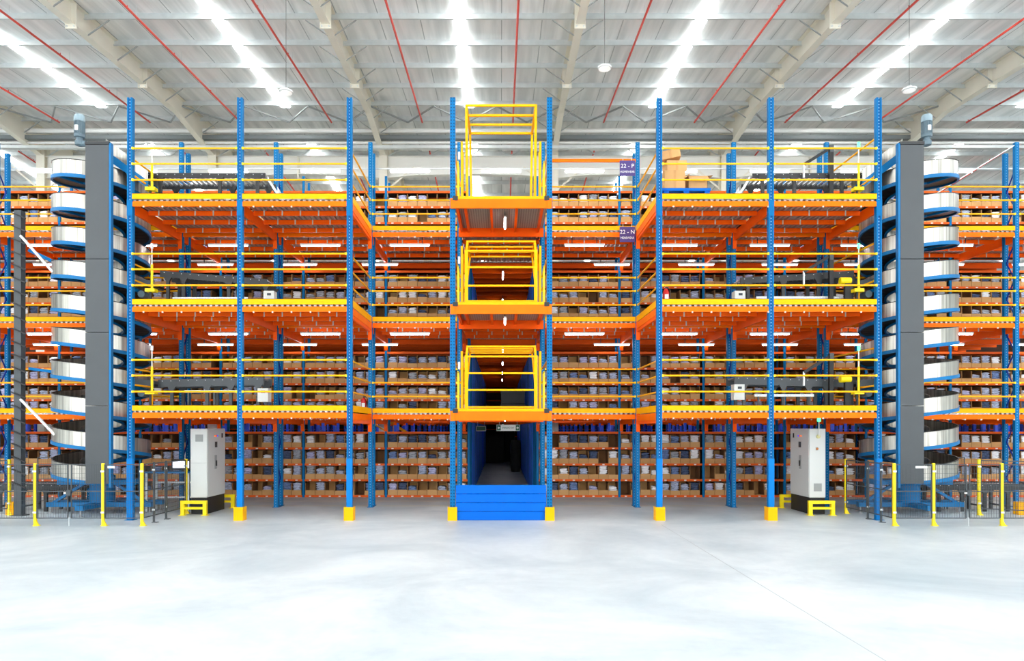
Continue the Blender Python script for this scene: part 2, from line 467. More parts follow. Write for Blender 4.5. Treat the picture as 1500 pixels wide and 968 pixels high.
# sprinkler pipes
for k in range(-6, 7):
    x = .48+3.67*k
    for side in (0, 1):
        if abs(k) > 5 and side == 0: continue
        a, b = (-10, 29.0) if side == 0 else (32.0, 46)
        t = thing('sprinkler_pipe', (x, b if side == 0 else a, roof_z(b if side == 0 else a)-.35),
                  ('red sprinkler pipe under the near roof slope, %s' if side == 0 else 'red sprinkler pipe on the far roof slope, %s') %
                  ('on the centre line above the aisle' if k == 0 else '%s one %s of the centre pipe' % (ORD[abs(k)-1], 'left' if k < 0 else 'right')), 'pipe', 'sprinkler pipes')
        MB().tube((x,a,roof_z(a)-.35),(x,b,roof_z(b)-.35),.034,8).build('pipe', RED, t, smooth=True)
        h = MB()
        yy = 20.2 if side == 0 else 33
        while yy < b:
            h.tube((x,yy,roof_z(yy)-.35),(x,yy,roof_z(yy)-.27),.014,6)
            MB().tube((x,yy+.5,roof_z(yy+.5)-.0),(x,yy+.5,roof_z(yy+.5)-.35),.006,4).build('hanger_rod', GALV, t); yy += 2.9
        h.build('sprinkler_head', RED, t)
# pendant high-bay discs
for x, y, z, lab in ((-5.4,18,10.6,'round white pendant lamp hanging on a wire at upper left'),
                     (2.6,18,11.2,'round white pendant lamp hanging right of the centre rafter'),
                     (10.25,18,10.65,'round white pendant lamp hanging on a wire at upper right')):
    t = thing('pendant_lamp', (x,y,z), lab, 'lamp', 'pendant high-bay lamps')
    MB().lathe((x,y,z), [(.15,0),(.17,.015),(.17,.05),(.09,.08),(.05,.12)], 20).build('lamp_housing', GALV, t, smooth=True)
    MB().lathe((x,y,z-.006), [(.145,0),(.145,.008)], 20).build('diffuser', DISC, t)
    MB().tube((x,y,z+.1),(x,y,roof_z(y)),.006,5).build('wire', DARK, t)

# ------------------------------------------------------------------ posts
NEARN = {-8.81:'beside the left spiral tower', -6.2:'just right of the left grey cabinet', -3.6:'at right end of left platform', -1.15:'at left end of the blue barrier',
         1.15:'at right end of the blue barrier', 3.76:'at left end of right platform', 6.41:'just left of the right grey cabinet', 8.97:'beside the right spiral tower'}
for x in (-8.81,-6.2,-3.6,-1.15,1.15,3.76,6.41,8.97):
    t = thing('mezzanine_post', (x,Y1,0), 'tall blue perforated steel post in the front row, ' + NEARN[x], 'post', 'front row posts')
    if abs(x) < 1.2:
        MB().cpost(x,Y1,.01,10.03,.125,.12).build('upright', BLUE_H2, t)
    else:
        w = .0625
        MB().extrude([(x-w,Y1),(x-.026,Y1),(x-.026,Y1+.022),(x+.026,Y1+.022),(x+.026,Y1),(x+w,Y1),(x+w,Y1+.12),(x+w-.012,Y1+.12),(x+w-.012,Y1+.03),(x-w+.012,Y1+.03),(x-w+.012,Y1+.12),(x-w,Y1+.12)],'z',.01,10.03).build('upright', BLUE, t)
        MB().box(x-.0255,x+.0255,Y1+.016,Y1+.0215,1.47,10.02).build('punched_channel', BLUE_C, t)
    MB().box(x-.1,x+.1,Y1-.05,Y1+.17,0,.012).build('base_plate', BLUE, t)
    top = 1.46 if abs(x) > 1.2 else 0
    if top: MB().extrude([(x-.068,Y1-.012),(x+.068,Y1-.012),(x+.068,Y1+.05),(x-.068,Y1+.05)],'z',.02,top).build('sleeve', BLUE_L, t)
    sp_ = MB()
    for z in (7.5,): sp_.box(x-.066,x+.066,Y1-.006,Y1+.04,z-.28,z+.1)
    sp_.build('splice_plate', BLUE, t)
    if abs(x) < 8:
        g = MB(); w = .11
        g.extrude([(x-w,Y1-.1),(x+w,Y1-.1),(x+w,Y1+.16),(x+w-.012,Y1+.16),(x+w-.012,Y1-.088),(x-w+.012,Y1-.088),(x-w+.012,Y1+.16),(x-w,Y1+.16)],'z',0,.32)
        tag(g.build('post_protector', YELLOW, origin=(x,Y1,0)), 'yellow foot guard on the blue post ' + NEARN[x], 'guard', 'post protectors')
REARN = {i: v for i, v in enumerate(['at the left picture edge','left of the left spiral','behind the left spiral','behind the left front corner post','behind the left grey cabinet','behind left platform right end',
        'left side of the aisle','right side of the aisle','behind right platform left end','behind the right grey cabinet','behind the right front corner post','behind the right spiral','at the right picture edge','beyond the right edge'])}
for i, x in enumerate(XG):
    if i in (0, 13): continue
    t = thing('rear_post', (x,Y2,0), 'tall blue double upright in the second row, ' + REARN[i], 'post', 'second row posts')
    w = .11
    MB().cpost(x,Y2,.01,10.05,w,.1).build('upright', BLUE_H, t)
    MB().cpost(x,Y2+.42,.01,9.9,w,.1).build('upright', BLUE_H, t)
    MB().box(x-.08,x+.08,Y2-.04,Y2+.56,0,.012).build('base_plate', BLUE, t)
    b = MB(); z = .3; q = 0
    while z < 8.8:
        b.bar((x,Y2+.1,z),(x,Y2+.42,z+.5),.03,.02); b.bar((x,Y2+.42,z+.5),(x,Y2+.1,z+1.0),.03,.02); z += 1.0
    b.build('lacing', BLUE_D, t)

# ------------------------------------------------------------------ decks
def corr(x0, x1, y0, y1, z, pitch=.13, h=.042):
    m = MB(); x = x0; pts = []
    while x < x1-.001:
        pts += [(x,z-h),(min(x+pitch*.4,x1),z-h),(min(x+pitch*.5,x1),z-.004),(min(x+pitch*.9,x1),z-.004)]
        x += pitch
    pts.append((x1,z-h))
    poly = pts + [(x1,z),(x0,z)]
    # quads strip (underside) plus top
    for a, b in zip(pts, pts[1:]):
        if b[0] > a[0] or b[1] != a[1]:
            m.quad([(a[0],y0,a[1]),(a[0],y1,a[1]),(b[0],y1,b[1]),(b[0],y0,b[1])])
            m.quad([(a[0],y0,a[1]),(b[0],y0,b[1]),(b[0],y0,z),(a[0],y0,z)])
    m.quad([(x0,y0,z),(x1,y0,z),(x1,y1,z),(x0,y1,z)])
    m.quad([(x0,y0,z-h),(x0,y0,z),(x0,y1,z),(x0,y1,z-h)]); m.quad([(x1,y0,z-h),(x1,y1,z-h),(x1,y1,z),(x1,y0,z)])
    return m
def cbeam(x0, x1, y, z0, z1, d=.05, mi=0):   # stepped section beam along x
    h = z1-z0
    m = MB(); m.extrude([(y,z0),(y+d,z0),(y+d,z1),(y+.02,z1),(y+.02,z1-h*.22),(y,z1-h*.22)],'x',x0,x1,mi); return m
def deck(x0, x1, y0, y1, L, label, toe=True, near=True, left=True, right=False, sideL=False, sideR=False, njoist=3, sp=.77):
    z = LV[L]
    t = thing('mezzanine_deck', ((x0+x1)/2, y0, z-.25), label, 'deck', 'mezzanine decks')
    e = .062
    corr(x0+e, x1-e, y0+.052, y1, z).build('deck_panel', GALV_D, t)
    a, b = x0+e, x1-e
    fb = cbeam(a, b, y0, z-.175, z-.045)
    k = a+.25
    while k < b: fb.box(k,k+.035,y0-.004,y0+.02,z-.2,z-.165,1); k += .45
    fb.build('front_beam', [ORANGE, CLIP], t)
    if toe:
        MB().box(a,b,y0-.008,y0+.004,z+.0,z+.13).extrude([(y0-.008,z+.12),(y0+.03,z+.12),(y0+.03,z+.13),(y0-.008,z+.13)],'x',a,b).build('toe_board', YELLOW, t)
    for i in range(njoist):
        y = y0+sp*(i+1)
        jm = cbeam(a, b, y, z-.165, z-.045)
        k = a+.25+(i%2)*.1
        while k < b-.05:
            jm.box(k,k+.03,y-.006,y,z-.175,z-.03,1); k += .45
        jm.build('joist', [ORANGE_D, CLIP], t)
    if left:
        MB().extrude([(x0-.03,z-.3),(x0+.03,z-.3),(x0+.03,z-.055),(x0-.03,z-.055)],'y',y0+.13,min(y1,y0+2.68)).build('cross_beam', ORANGE_D, t)
        MB().box(x0-.05,x0+.05,min(y1,y0+2.68)-.03,min(y1,y0+2.68),z-.52,z-.02).build('end_plate', ORANGE_D, t)
    if right:
        MB().extrude([(x1-.03,z-.3),(x1+.03,z-.3),(x1+.03,z-.055),(x1-.03,z-.055)],'y',y0+.13,min(y1,y0+2.68)).build('cross_beam', ORANGE_D, t)
        MB().box(x1-.05,x1+.05,min(y1,y0+2.68)-.03,min(y1,y0+2.68),z-.52,z-.02).build('end_plate', ORANGE_D, t)
    if sideL or sideR:
        xs = x0-.045 if sideL else x1+.03
        MB().box(xs,xs+.015,y0+.13,y1-.02,z-.03,z+.13).build('side_toe_board', YELLOW, t)
        MB().box(xs,xs+.015,y0+.13,y1-.02,z-.22,z-.055).build('side_beam', ORANGE, t)
    return t
for L in range(3):
    for (i, x0, x1, s) in ((3,-8.81,-6.2,'left half of left platform'),(4,-6.2,-3.6,'right half of left platform'),
                           (8,3.76,6.41,'left half of right platform'),(9,6.41,8.97,'right half of right platform')):
        deck(x0,x1,Y1,Y2,L,'orange-beamed steel deck with yellow edge, %s, %s level' % (s, LVN[L]), True, True, True, i in (4,9), sideL=(i==8), sideR=(i==4))
    for i in range(13):
        plat = i in (3,4,8,9); 
        lab = 'rear walkway deck of orange beams at %s level, %s' % (LVN[L], BAY[i])
        deck(XG[i],XG[i+1],Y2+.001,(22.56 if i != 6 else 23.3),L,lab, toe=not (plat or i == 6), left=True, right=False, njoist=3, sp=.8)
    # centre tower platform
    z = LV[L]
    t = thing('tower_platform', (0,Y1,z-.25), 'short loading platform with perforated floor over the blue barrier, %s level' % LVN[L], 'platform', 'central tower platforms')
    fbm = MB().box(-1.2,1.2,Y1-.07,Y1-.01,z-.24,z-.02).box(-1.2,-1.09,Y1-.085,Y1-.07,z-.25,z-.01).box(1.09,1.2,Y1-.085,Y1-.07,z-.25,z-.01)
    fbm.build('front_beam', ORANGE, t, bevel=.006)
    MB().box(-1.1,1.1,Y1-.06,Y1+.02,z-.018,z+.045).build('toe_board', YELLOW, t)
    MB().box(-1.15,1.15,Y2-.3,Y2-.24,z-.25,z-.02).build('rear_beam', ORANGE_D, t)
    MB().box(-1.13,1.13,Y1+.02,Y2-.02,z-.018,z-.003).build('deck_panel', PERF, t)
    for x in (-1.06,-.87,-.24,.38,1.0): MB().box(x-.03,x+.03,Y1+.0,Y2-.3,z-.14,z-.02).build('joist', ORANGE_D, t)
    br = MB()
    for q in (-1,1): br.box(q*1.08-.06,q*1.08+.06,Y1-.09,Y1-.03,z-.06,z+.04)
    br.build('bracket', BLACK, t)
# deep decks over the racks behind
for L in range(3):
    z = LV[L]
    for ya, yb, st, nm in ((23.4,30.25,.8,'near half'),(31.1,49.8,1.6,'far half')):
        t = thing('aisle_deck', (0,ya,z-.25), 'dim deck with orange cross beams down the central aisle, %s, %s level' % (nm, LVN[L]), 'deck', 'aisle decks')
        MB().box(-16.5-(16 if L == 0 else 0),16.8+(17 if L == 0 else 0),ya,yb,z-.03,z).build('deck_panel', PERF, t)
        y = ya+.1
        while y < yb-.1:
            MB().box(-16.5-(16 if L == 0 else 0),16.8+(17 if L == 0 else 0),y,y+.05,z-.2,z-.03).build('cross_beam', ORANGE_D, t); y += st
t = thing('storage_rack', (0,50,0), 'added dark rack row hiding the bright back wall beyond the aisles', 'rack')  # added as a dark backdrop that blocks the view of the bright wall
MB().box(-37,39,50.5,50.6,0,9.8).build('dark_backing', BACK, t)
for z in (.1,.6,1.1,1.6,2.1,2.9,3.5,4.1,4.7,5.5,6.1,6.7,7.3):
    MB().box(-37,39,50.0,50.5,z-.06,z).build('shelf', ORANGE_D, t)
for k in range(14): MB().box(XG[k]-.05,XG[k]+.05,49.95,50.0,0,9.8).build('upright', BLUE_HP, t)

# ------------------------------------------------------------------ guard rails
def guard(p, q, z, label, hs=(.45,.83,1.2), posts=()):
    t = thing('guardrail', ((p[0]+q[0])/2,(p[1]+q[1])/2,z), label, 'guardrail', 'yellow guardrails')
    for h in hs:
        m = MB().tube((p[0],p[1],z+h),(q[0],q[1],z+h),.022,8)
        m.build('rail', YELLOW_H, t, smooth=True)
        for e in (p, q):
            MB().box(e[0]-.02,e[0]+.02,e[1]-.025,e[1]+.025,z+h-.026,z+h+.026).build('rail_bracket', YELLOW_S, t)
    for (x, y, h) in posts:
        MB().tube((x,y,z),(x,y,z+h),.022,8).build('stanchion', YELLOW_H, t, smooth=True)
    return t
for L in range(3):
    z = LV[L]
    for (a, b, s) in ((-8.81,-6.2,'left half of left platform'),(-6.2,-3.6,'right half of left platform'),(3.76,6.41,'left half of right platform'),(6.41,8.97,'right half of right platform')):
        guard((a+.075,Y1+.0),(b-.075,Y1+.0),z,'yellow three-bar guardrail along the front of %s, %s level' % (s, LVN[L]))
    for i in (0,1,2,5,7,10,11,12):
        guard((XG[i]+.07,Y2),(XG[i+1]-.07,Y2),z,'yellow three-bar guardrail on rear walkway, %s level, %s' % (LVN[L], BAY[i]))
    guard((-3.6,Y1+.16),(-3.6,Y2-.05),z,'yellow side guardrail at the right end of left platform, %s level' % LVN[L])
    guard((3.76,Y1+.16),(3.76,Y2-.05),z,'yellow side guardrail at the left end of right platform, %s level' % LVN[L])
    guard((-8.81,Y1+.16),(-8.81,Y1+1.1),z,'short yellow rail beside the left spiral on left platform, %s level' % LVN[L], hs=(.62,1.0), posts=((-8.81,Y1+1.1,1.15),) if L == 0 else ())
    guard((8.97,Y1+.16),(8.97,Y2-.1),z,'slanting-looking yellow rail beside the right spiral on right platform, %s level' % LVN[L], hs=(1.5,))
    guard((8.97,Y1+.2),(8.97,Y1+.97),z,'short low yellow rail beside right spiral on right platform, %s level' % LVN[L], hs=(.6,), posts=((8.97,Y1+.97,1.3),))
    guard((-1.12,Y1+.14),(-1.12,Y2-.08),z,'yellow side rail left of the pallet gate, %s level' % LVN[L])
    guard((1.12,Y1+.14),(1.12,Y2-.08),z,'yellow side rail right of the pallet gate, %s level' % LVN[L])

# ------------------------------------------------------------------ pallet gates of the central tower
def bars(t, name, segs, w=.045, m=YELLOW):
    for p, q in segs:
        MB().bar(p, q, w, w).build(name, m, t)
for L in range(3):
    z = LV[L]+.045
    lab = {2:'yellow up-and-over pallet gate raised open on the top tower level',1:'yellow pallet gate closed across the front of middle tower level',0:'yellow pallet gate closed across the front of lower tower level'}[L]
    t = thing('pallet_gate', (0,Y1+.4,z), lab, 'gate', 'central pallet gates')
    ya, yb = Y1+.12, Y1+1.75
    gw = .83
    if L < 2:
        top = z+1.5
        # front leaf
        for h in (.04,.45,.85,1.25) if L == 0 else (.05,.42,.86,1.25):
            MB().bar((-gw,ya,z+h),(gw,ya,z+h),.05,.04).build('gate_bar', YELLOW, t)
        for q in (-1,1):
            MB().box(q*gw-.04,q*gw+.04,ya-.03,ya+.03,z,z+1.27).build('gate_stile', YELLOW, t)
            MB().bar((q*gw,ya,z+1.2),(q*(gw-.02),ya+.12,top),.05,.05).build('gate_arm', YELLOW, t)
            MB().bar((q*(gw-.02),ya+.1,top),(q*(gw-.02),yb,top),.05,.05).build('gate_arm', YELLOW, t)
            MB().bar((q*(gw-.02),yb,top),(q*(gw+.02),ya+.55,z+.5),.04,.04).build('gate_arm', YELLOW, t)
        for k in range(4):
            y = ya+.1+(yb-ya-.1)*k/3
            MB().bar((-gw,y,top),(gw,y,top),.045,.04).build('top_bar', YELLOW, t)
    else:
        zt, zt2 = z+2.22, z+2.42
        yb2 = ya+2.1
        for k in range(4):
            f = k/3; y = ya+(yb2-ya)*f
            MB().bar((-gw,y,zt+(zt2-zt)*f),(gw,y,zt+(zt2-zt)*f),.05,.05).build('gate_bar', YELLOW, t)
        for q in (-1,1):
            MB().bar((q*gw,ya,zt),(q*gw,yb2,zt2),.06,.06).build('gate_arm', YELLOW, t)
            MB().bar((q*gw,ya+.02,zt),(q*(gw-.01),ya+.25,z+.05),.06,.05).build('gate_stile', YELLOW, t)
            MB().bar((q*gw,yb2,zt2),(q*(gw-.06),ya+1.6,z+.05),.055,.05).build('gate_stile', YELLOW, t)
        for h in (.12,.62):
            MB().bar((-gw+.05,ya+1.9,z+h),(gw-.05,ya+1.9,z+h),.045,.045).build('rear_bar', YELLOW, t)
        MB().box(.62,.7,ya+1.86,ya+1.92,z,z+.66).build('rear_stile', YELLOW, t)
    for q in (-1,1):                                     # pivot stands either side
        MB().box(q*.94-.025,q*.94+.025,ya+.03,ya+.1,z,z+1.38).build('pivot_stand', YELLOW, t)
        MB().box(q*.94-.02,q*.94+.02,ya+.5,ya+.56,z,z+1.3).build('pivot_stand', YELLOW, t)
        fr = MB(); xq = q*1.03
        fr.box(xq-.014,xq+.014,ya,ya+.04,z,z+.88); fr.box(xq-.014,xq+.014,ya+.42,ya+.46,z,z+.88); fr.box(xq-.014,xq+.014,ya,ya+.46,z+.86,z+.9)
        fr.build('side_guard', YELLOW_S, t)
    MB().box(-1.03,-.98,ya+.0,ya+.07,z+.95,z+1.12).build('control_button_box', WHITE, t, bevel=.008)

# blue barrier between the centre posts
t = thing('kick_barrier', (0,Y1,0), 'bright blue solid barrier of four stacked boards closing the aisle entrance', 'barrier')
for k in range(4):
    z0 = .0+.21*k
    MB().extrude([(Y1-.02,z0+.012),(Y1-.005,z0),(Y1+.03,z0),(Y1+.03,z0+.205),(Y1-.005,z0+.205),(Y1-.02,z0+.193)],'x',-1.07,1.07).build('board', BLUE_B, t)
for q in (-1,1): MB().box(q*.55-.03,q*.55+.03,Y1+.03,Y1+.08,0,.8).build('stiffener', BLUE, t)

# ------------------------------------------------------------------ racks with shelves
SH = [[.06,.564,1.06,1.565,2.06],[2.66,3.09,3.59,4.08,4.58],[5.18,5.64,6.14,6.64,7.14],[7.68,8.17,8.67,9.17,9.65]]
TIER = ['ground tier','lower deck tier','middle deck tier','top deck tier']
BW = .312
rack_x = {}
for i in range(13):
    if i == 6: continue
    x0, x1 = XG[i]-.03, XG[i+1]-.03
    if i == 5: x1 = -1.02
    if i == 7: x0 = 1.15
    rack_x[i] = (x0, x1)
for i, (x0, x1) in rack_x.items():
    t = thing('storage_rack', ((x0+x1)/2,Y3,0), 'orange and blue multi-tier storage rack full of cardboard bins, %s' % BAY[i], 'rack', 'storage racks')
    ux = [x0] + ([x1] if i in (5,12) else [])
    for u in ux:
        MB().cpost(u,Y3-.01,.0,10.12,.07,.06).build('upright', BLUE_H, t)
        MB().cpost(u,Y3+.62,.0,10.12,.07,.06).build('upright', BLUE, t)
    if i in (7,):
        pass
    for tr in range(4):
        for s, z in enumerate(SH[tr]):
            top = s == 4
            if tr > 0 and s == 0: z = LV[tr-1]+.06
            m = MB().box(x0+.036,x1-.036,Y3-.0,Y3+.035,z-.06,z+.005)
            m.box(x0+.036,x1-.036,Y3+.6,Y3+.63,z-.06,z+.005)
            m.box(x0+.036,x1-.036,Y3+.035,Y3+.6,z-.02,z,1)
            if not top:
                nb = int((x1-x0-.08)/BW)
                for k in range(nb):
                    xx = x0+.05+BW*(k+.5)
                    m.box(xx-.035,xx+.035,Y3-.004,Y3+.001,z-.045,z-.012,2)
            m.build('shelf', [SHELF, BACK, TAG], t)
        za, zb = SH[tr][0], SH[tr][4]
        if tr > 0: za = LV[tr-1]+.02
        MB().box(x0+.036,x1-.036,Y3+.57,Y3+.598,za,zb-.06).build('dark_backing', BACK, t)  # dark sheet added behind the bins to stop light leaking through
# bins & clothes
def bin_mesh(front=.16, mtl=(CARD,CARDD), side=.40):
    w, d = BW*.485, .5; tk = .006
    m = MB()
    m.box(-w,w,0,d,0,tk)
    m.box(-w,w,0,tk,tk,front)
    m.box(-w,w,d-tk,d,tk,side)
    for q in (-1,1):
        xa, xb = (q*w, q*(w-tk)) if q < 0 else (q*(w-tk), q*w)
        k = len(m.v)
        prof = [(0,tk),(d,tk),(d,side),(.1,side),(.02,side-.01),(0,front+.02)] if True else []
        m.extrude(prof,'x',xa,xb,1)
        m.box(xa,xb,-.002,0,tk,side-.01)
    # a flap line and tape patch on the front
    m.box(-.03,.03,-.0015,0,tk,front)
    return m
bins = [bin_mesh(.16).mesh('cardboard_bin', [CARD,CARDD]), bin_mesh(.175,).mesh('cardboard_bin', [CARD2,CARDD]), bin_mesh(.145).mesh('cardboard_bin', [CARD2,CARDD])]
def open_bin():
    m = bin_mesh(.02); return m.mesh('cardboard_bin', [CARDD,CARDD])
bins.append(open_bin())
def stack_mesh(n, h, wsc, seed):
    rnd = random.Random(seed)
    m = MB(); w0 = BW*.44*wsc; z = .024
    for k in range(n):
        th = (h-.01)/n*rnd.uniform(.85,1.15); w = w0*rnd.uniform(.86,1.0); d = .40*rnd.uniform(.9,1); ox = rnd.uniform(-.008,.008); oy = .012+rnd.uniform(0,.02)
        sl = rnd.uniform(-.014,.014)
        nx = 8
        base = len(m.v); rings = []
        for y in (0, .03, d*.5, d):
            ring = []
            for i in range(nx+1):
                f = i/nx*2-1
                zz = z + sl*f + rnd.uniform(-.006,.006) + (.01 if abs(f) < .7 else 0)*(0 if y == 0 else 1)
                tt = th*(.35 if y == 0 else 1)*(.3 if abs(f) == 1 else 1)
                ring.append((ox+w*f, oy+y, zz+tt/2+ (th-tt)/2+tt/2)); 
            for i in range(nx, -1, -1):
                f = i/nx*2-1
                tt = th*(.35 if y == 0 else 1)*(.3 if abs(f) == 1 else 1)
                ring.append((ox+w*f, oy+y, z+(th-tt)/2+sl*f+rnd.uniform(-.003,.003)))
            rings.append(ring)
        N = len(rings[0])
        for r_ in rings: m.v += r_
        for a in range(3):
            for i in range(N):
                j_ = (i+1) % N
                m.f.append((base+a*N+i, base+a*N+j_, base+(a+1)*N+j_, base+(a+1)*N+i)); m.m.append(0)
        m.f.append(tuple(base+i for i in range(N-1,-1,-1))); m.m.append(0)
        m.f.append(tuple(base+3*N+i for i in range(N))); m.m.append(0)
        z += th*.97
    return m
stackv = [(6,.36),(8,.405),(5,.31),(7,.39),(9,.41),(4,.27),(6,.34)]
stack_src = [stack_mesh(n_, h_, 1.0, 50+q) for q, (n_, h_) in enumerate(stackv)]
stacks = {}
def stack_data(v, c):
    if (v, c) not in stacks:
        me = stack_src[v].mesh('folded_clothes', CL[c])
        me.polygons.foreach_set('use_smooth', [True]*len(me.polygons))
        stacks[(v, c)] = me
    return stacks[(v, c)]
slots = []
rr = random.Random(11)
for i, (x0, x1) in rack_x.items():
    nb = int((x1-x0-.08)/BW)
    for tr in range(4):
        for s in range(4):
            z = SH[tr][s]
            if tr > 0 and s == 0: z = LV[tr-1]+.06
            for k in range(nb):
                x = x0+.05+BW*(k+.5)
                u = rr.random()
                kind = 3 if u < .05 else rr.choice((0,0,1,2))
                empty = rr.random() < (.13 if tr < 3 else .1) or kind == 3
                if tr == 0:
                    wt = [.26,.13,.4,.1,.04,.07] if x > 1 else [.38,.12,.12,.16,.14,.08]
                elif tr == 1: wt = [.36,.12,.1,.16,.2,.06]
                elif tr == 2: wt = [.3,.14,.12,.3,.1,.04]
                else: wt = [.34,.03,.26,.14,.2,.03]
                c = rr.choices(range(6), wt)[0]
                v = rr.choice((0,1,2,3,4,6,5) if tr == 0 else (2,5,0,5,2,6,3))
                h = (x*x+Y3*Y3+(z-HC)**2)
                hid = (tr == 0 and (-10.6 < x < -9.9 or 9.9 < x < 10.9 or (z < 2.2 and (-9.45 < x < -9.0 or 9.5<x<9.9))))
                if s == 0 and tr > 0: h += 900          # lowest row is mostly behind the edge boards
                slots.append((h + (400 if hid else 0), i, tr, s, k, x, z, kind, None if empty else (v, c)))
slots.sort(key=lambda a: a[0])
rest_bin = MB(); rest_cl = MB()
def append(dst, src, x, y, z, mi=None):
    b = len(dst.v)
    dst.v += [(p[0]+x, p[1]+y, p[2]+z) for p in src.v]
    dst.f += [tuple(b+i for i in f) for f in src.f]
    dst.m += ([mi]*len(src.f) if mi is not None else src.m)
bin_src = [bin_mesh(.16), bin_mesh(.175), bin_mesh(.145), bin_mesh(.02)]
nbin = ncl = 0
SHN = ['bottom','second','third','fourth']
for (_, i, tr, s, k, x, z, kind, cl) in slots:
    y = Y3+.015
    if nbin < 300:
        o = bpy.data.objects.new('cardboard_bin', bins[kind]); COL.objects.link(o); o.location = (x,y,z+.001)
        tag(o, '%s cardboard bin from left, %s shelf, %s, %s' % (ORD[k], SHN[s], TIER[tr], BAY[i]), 'bin', 'cardboard bins on the racks'); nbin += 1
    else: append(rest_bin, bin_src[kind], x, y, z+.001)
    if cl:
        v, c = cl
        if ncl < 300:
            o = bpy.data.objects.new('folded_clothes', stack_data(v, c)); COL.objects.link(o); o.location = (x,y,z+.008)
            tag(o, '%s clothes, %s bin from left, %s shelf, %s, %s' % (CLN[c], ORD[k], SHN[s], TIER[tr], BAY[i]), 'clothes', 'folded clothes in the bins'); ncl += 1
        else: append(rest_cl, stack_src[v], x, y, z+.008, c)
o = rest_bin.build('cardboard_bin', [CARD, CARDD], origin=(0,Y3,5)); tag(o, 'cardboard bins filling the upper and outer rack shelves', 'bins', kind='stuff')
o = rest_cl.build('folded_clothes', CL, origin=(0,Y3,5)); tag(o, 'folded clothes filling the upper and outer rack bins', 'clothes', kind='stuff')

# blue rack frames in the rows behind, seen over the top shelf of the ground tier and down the aisle
fr = MB()
fr.cpost(0,0,0,2.36,.09,.08); fr.cpost(0,.62,0,2.36,.09,.08)
for z in (.3,.9,1.5,2.1): fr.bar((0,.08,z),(0,.62,z+.3 if z < 2 else z),.03,.02)
fme = fr.mesh('frame', BLUE_HP)
cap = MB().box(-.05,.05,-.01,.08,2.28,2.36); cme = cap.mesh('cap', ORANGE_D)
cnt = 0
for i, x in enumerate(XG+[-19.2,-21.8,-24.5,-27.2,-30,19.5,22.1,24.8,27.5,30.2,33]):
    if i in (6, 7): continue
    for q in range(11):
        y = 24.3+2.3*q
        if x < -.71*y-1 or x > .74*y+1: continue
        t = bpy.data.objects.new('rack_frame', None); COL.objects.link(t); t.location = (x,y,0)
        tag(t, 'bright blue rack frame in the rows behind, seen over the ground tier shelves', 'rack frame', 'rack frames in the rows behind')
        for nm, me in (('upright', fme), ('cap', cme)):
            c = bpy.data.objects.new(nm, me); COL.objects.link(c); c.parent = t
# aisle side walls: blue uprights with dark panels
for q, nm in ((-1,'left'),(1,'right')):
    for L in range(3):
        z0 = 0 if L == 0 else LV[L-1]; z1 = (2.36 if L == 0 else LV[L]-.24)
        xx = -1.02 if q < 0 else 1.1
        t = thing('aisle_rack', (xx,23.5,z0), 'long row of dark blue uprights lining the %s side of the aisle, %s' % (nm, ['ground level','lower deck','middle deck'][L]), 'rack', 'aisle side racks')
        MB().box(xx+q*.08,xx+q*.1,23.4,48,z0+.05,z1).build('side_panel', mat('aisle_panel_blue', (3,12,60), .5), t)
        y = 23.4; k = 0
        while y < 46:
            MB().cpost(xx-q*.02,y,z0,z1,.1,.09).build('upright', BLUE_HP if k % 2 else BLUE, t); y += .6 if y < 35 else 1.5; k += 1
        if q > 0 and L == 0:
            y = 24; 
            while y < 40:
                MB().box(xx-.045,xx-.03,y-.05,y+.12,1.45,1.6).build('row_label', TAG, t); y += 1.5
# black wrapped stacks in the aisle
def blob(cx, cy, w, d, h, label):
    rnd = random.Random(int(cx*100)+int(cy)); m = MB(); n_ = 16; prof = []
    k0 = 0
    for zi in range(9):
        z = h*zi/8
        for a in range(n_):
            t_ = 2*PI*a/n_; c_, s_ = math.cos(t_), math.sin(t_)
            sq = 1/max(abs(c_),abs(s_))**.75; r_ = (1+rnd.uniform(-.05,.05))*(.92 if zi in (0,8) else 1)
            m.v.append((cx+w/2*c_*sq*r_, cy+d/2*s_*sq*r_, z))
    for zi in range(8):
        for a in range(n_):
            b = (a+1)%n_; m.f.append((zi*n_+a, zi*n_+b, (zi+1)*n_+b, (zi+1)*n_+a)); m.m.append(0)
    m.f.append(tuple(range(n_-1,-1,-1))); m.m.append(0); m.f.append(tuple(8*n_+a for a in range(n_))); m.m.append(0)
    tag(m.build('wrapped_stack', BLACK, origin=(cx,cy,0), smooth=True), label, 'wrapped stack', 'black wrapped stacks')
blob(-.42,45,1.3,1.2,1.95,'black wrapped stack at the far left end of the aisle')
blob(.42,47,1.0,1.2,2.05,'taller black wrapped stack at the far end of the aisle beside another')
blob(.72,36,.5,.9,1.55,'narrow black wrapped stack against the right side of the aisle')
# lower-deck aisle crates on the first level at the far right (grey totes)
for (x, z, lab) in ((.45,0,'lower grey tote stack on the lower deck down the aisle'),(.45,.5,'upper grey tote on the lower deck down the aisle')):
    m = MB(); m.box(x-.45,x+.45,27.2,27.9,LV[0]+z+.01,LV[0]+z+.46)
    for k in range(9): m.box(x-.42+.1*k,x-.4+.1*k,27.18,27.2,LV[0]+z+.03,LV[0]+z+.42)
    m.box(x-.47,x+.47,27.17,27.92,LV[0]+z+.42,LV[0]+z+.48)
    tag(m.build('storage_tote', DARKG, origin=(x,27.5,LV[0]+z)), lab, 'tote', 'grey totes')

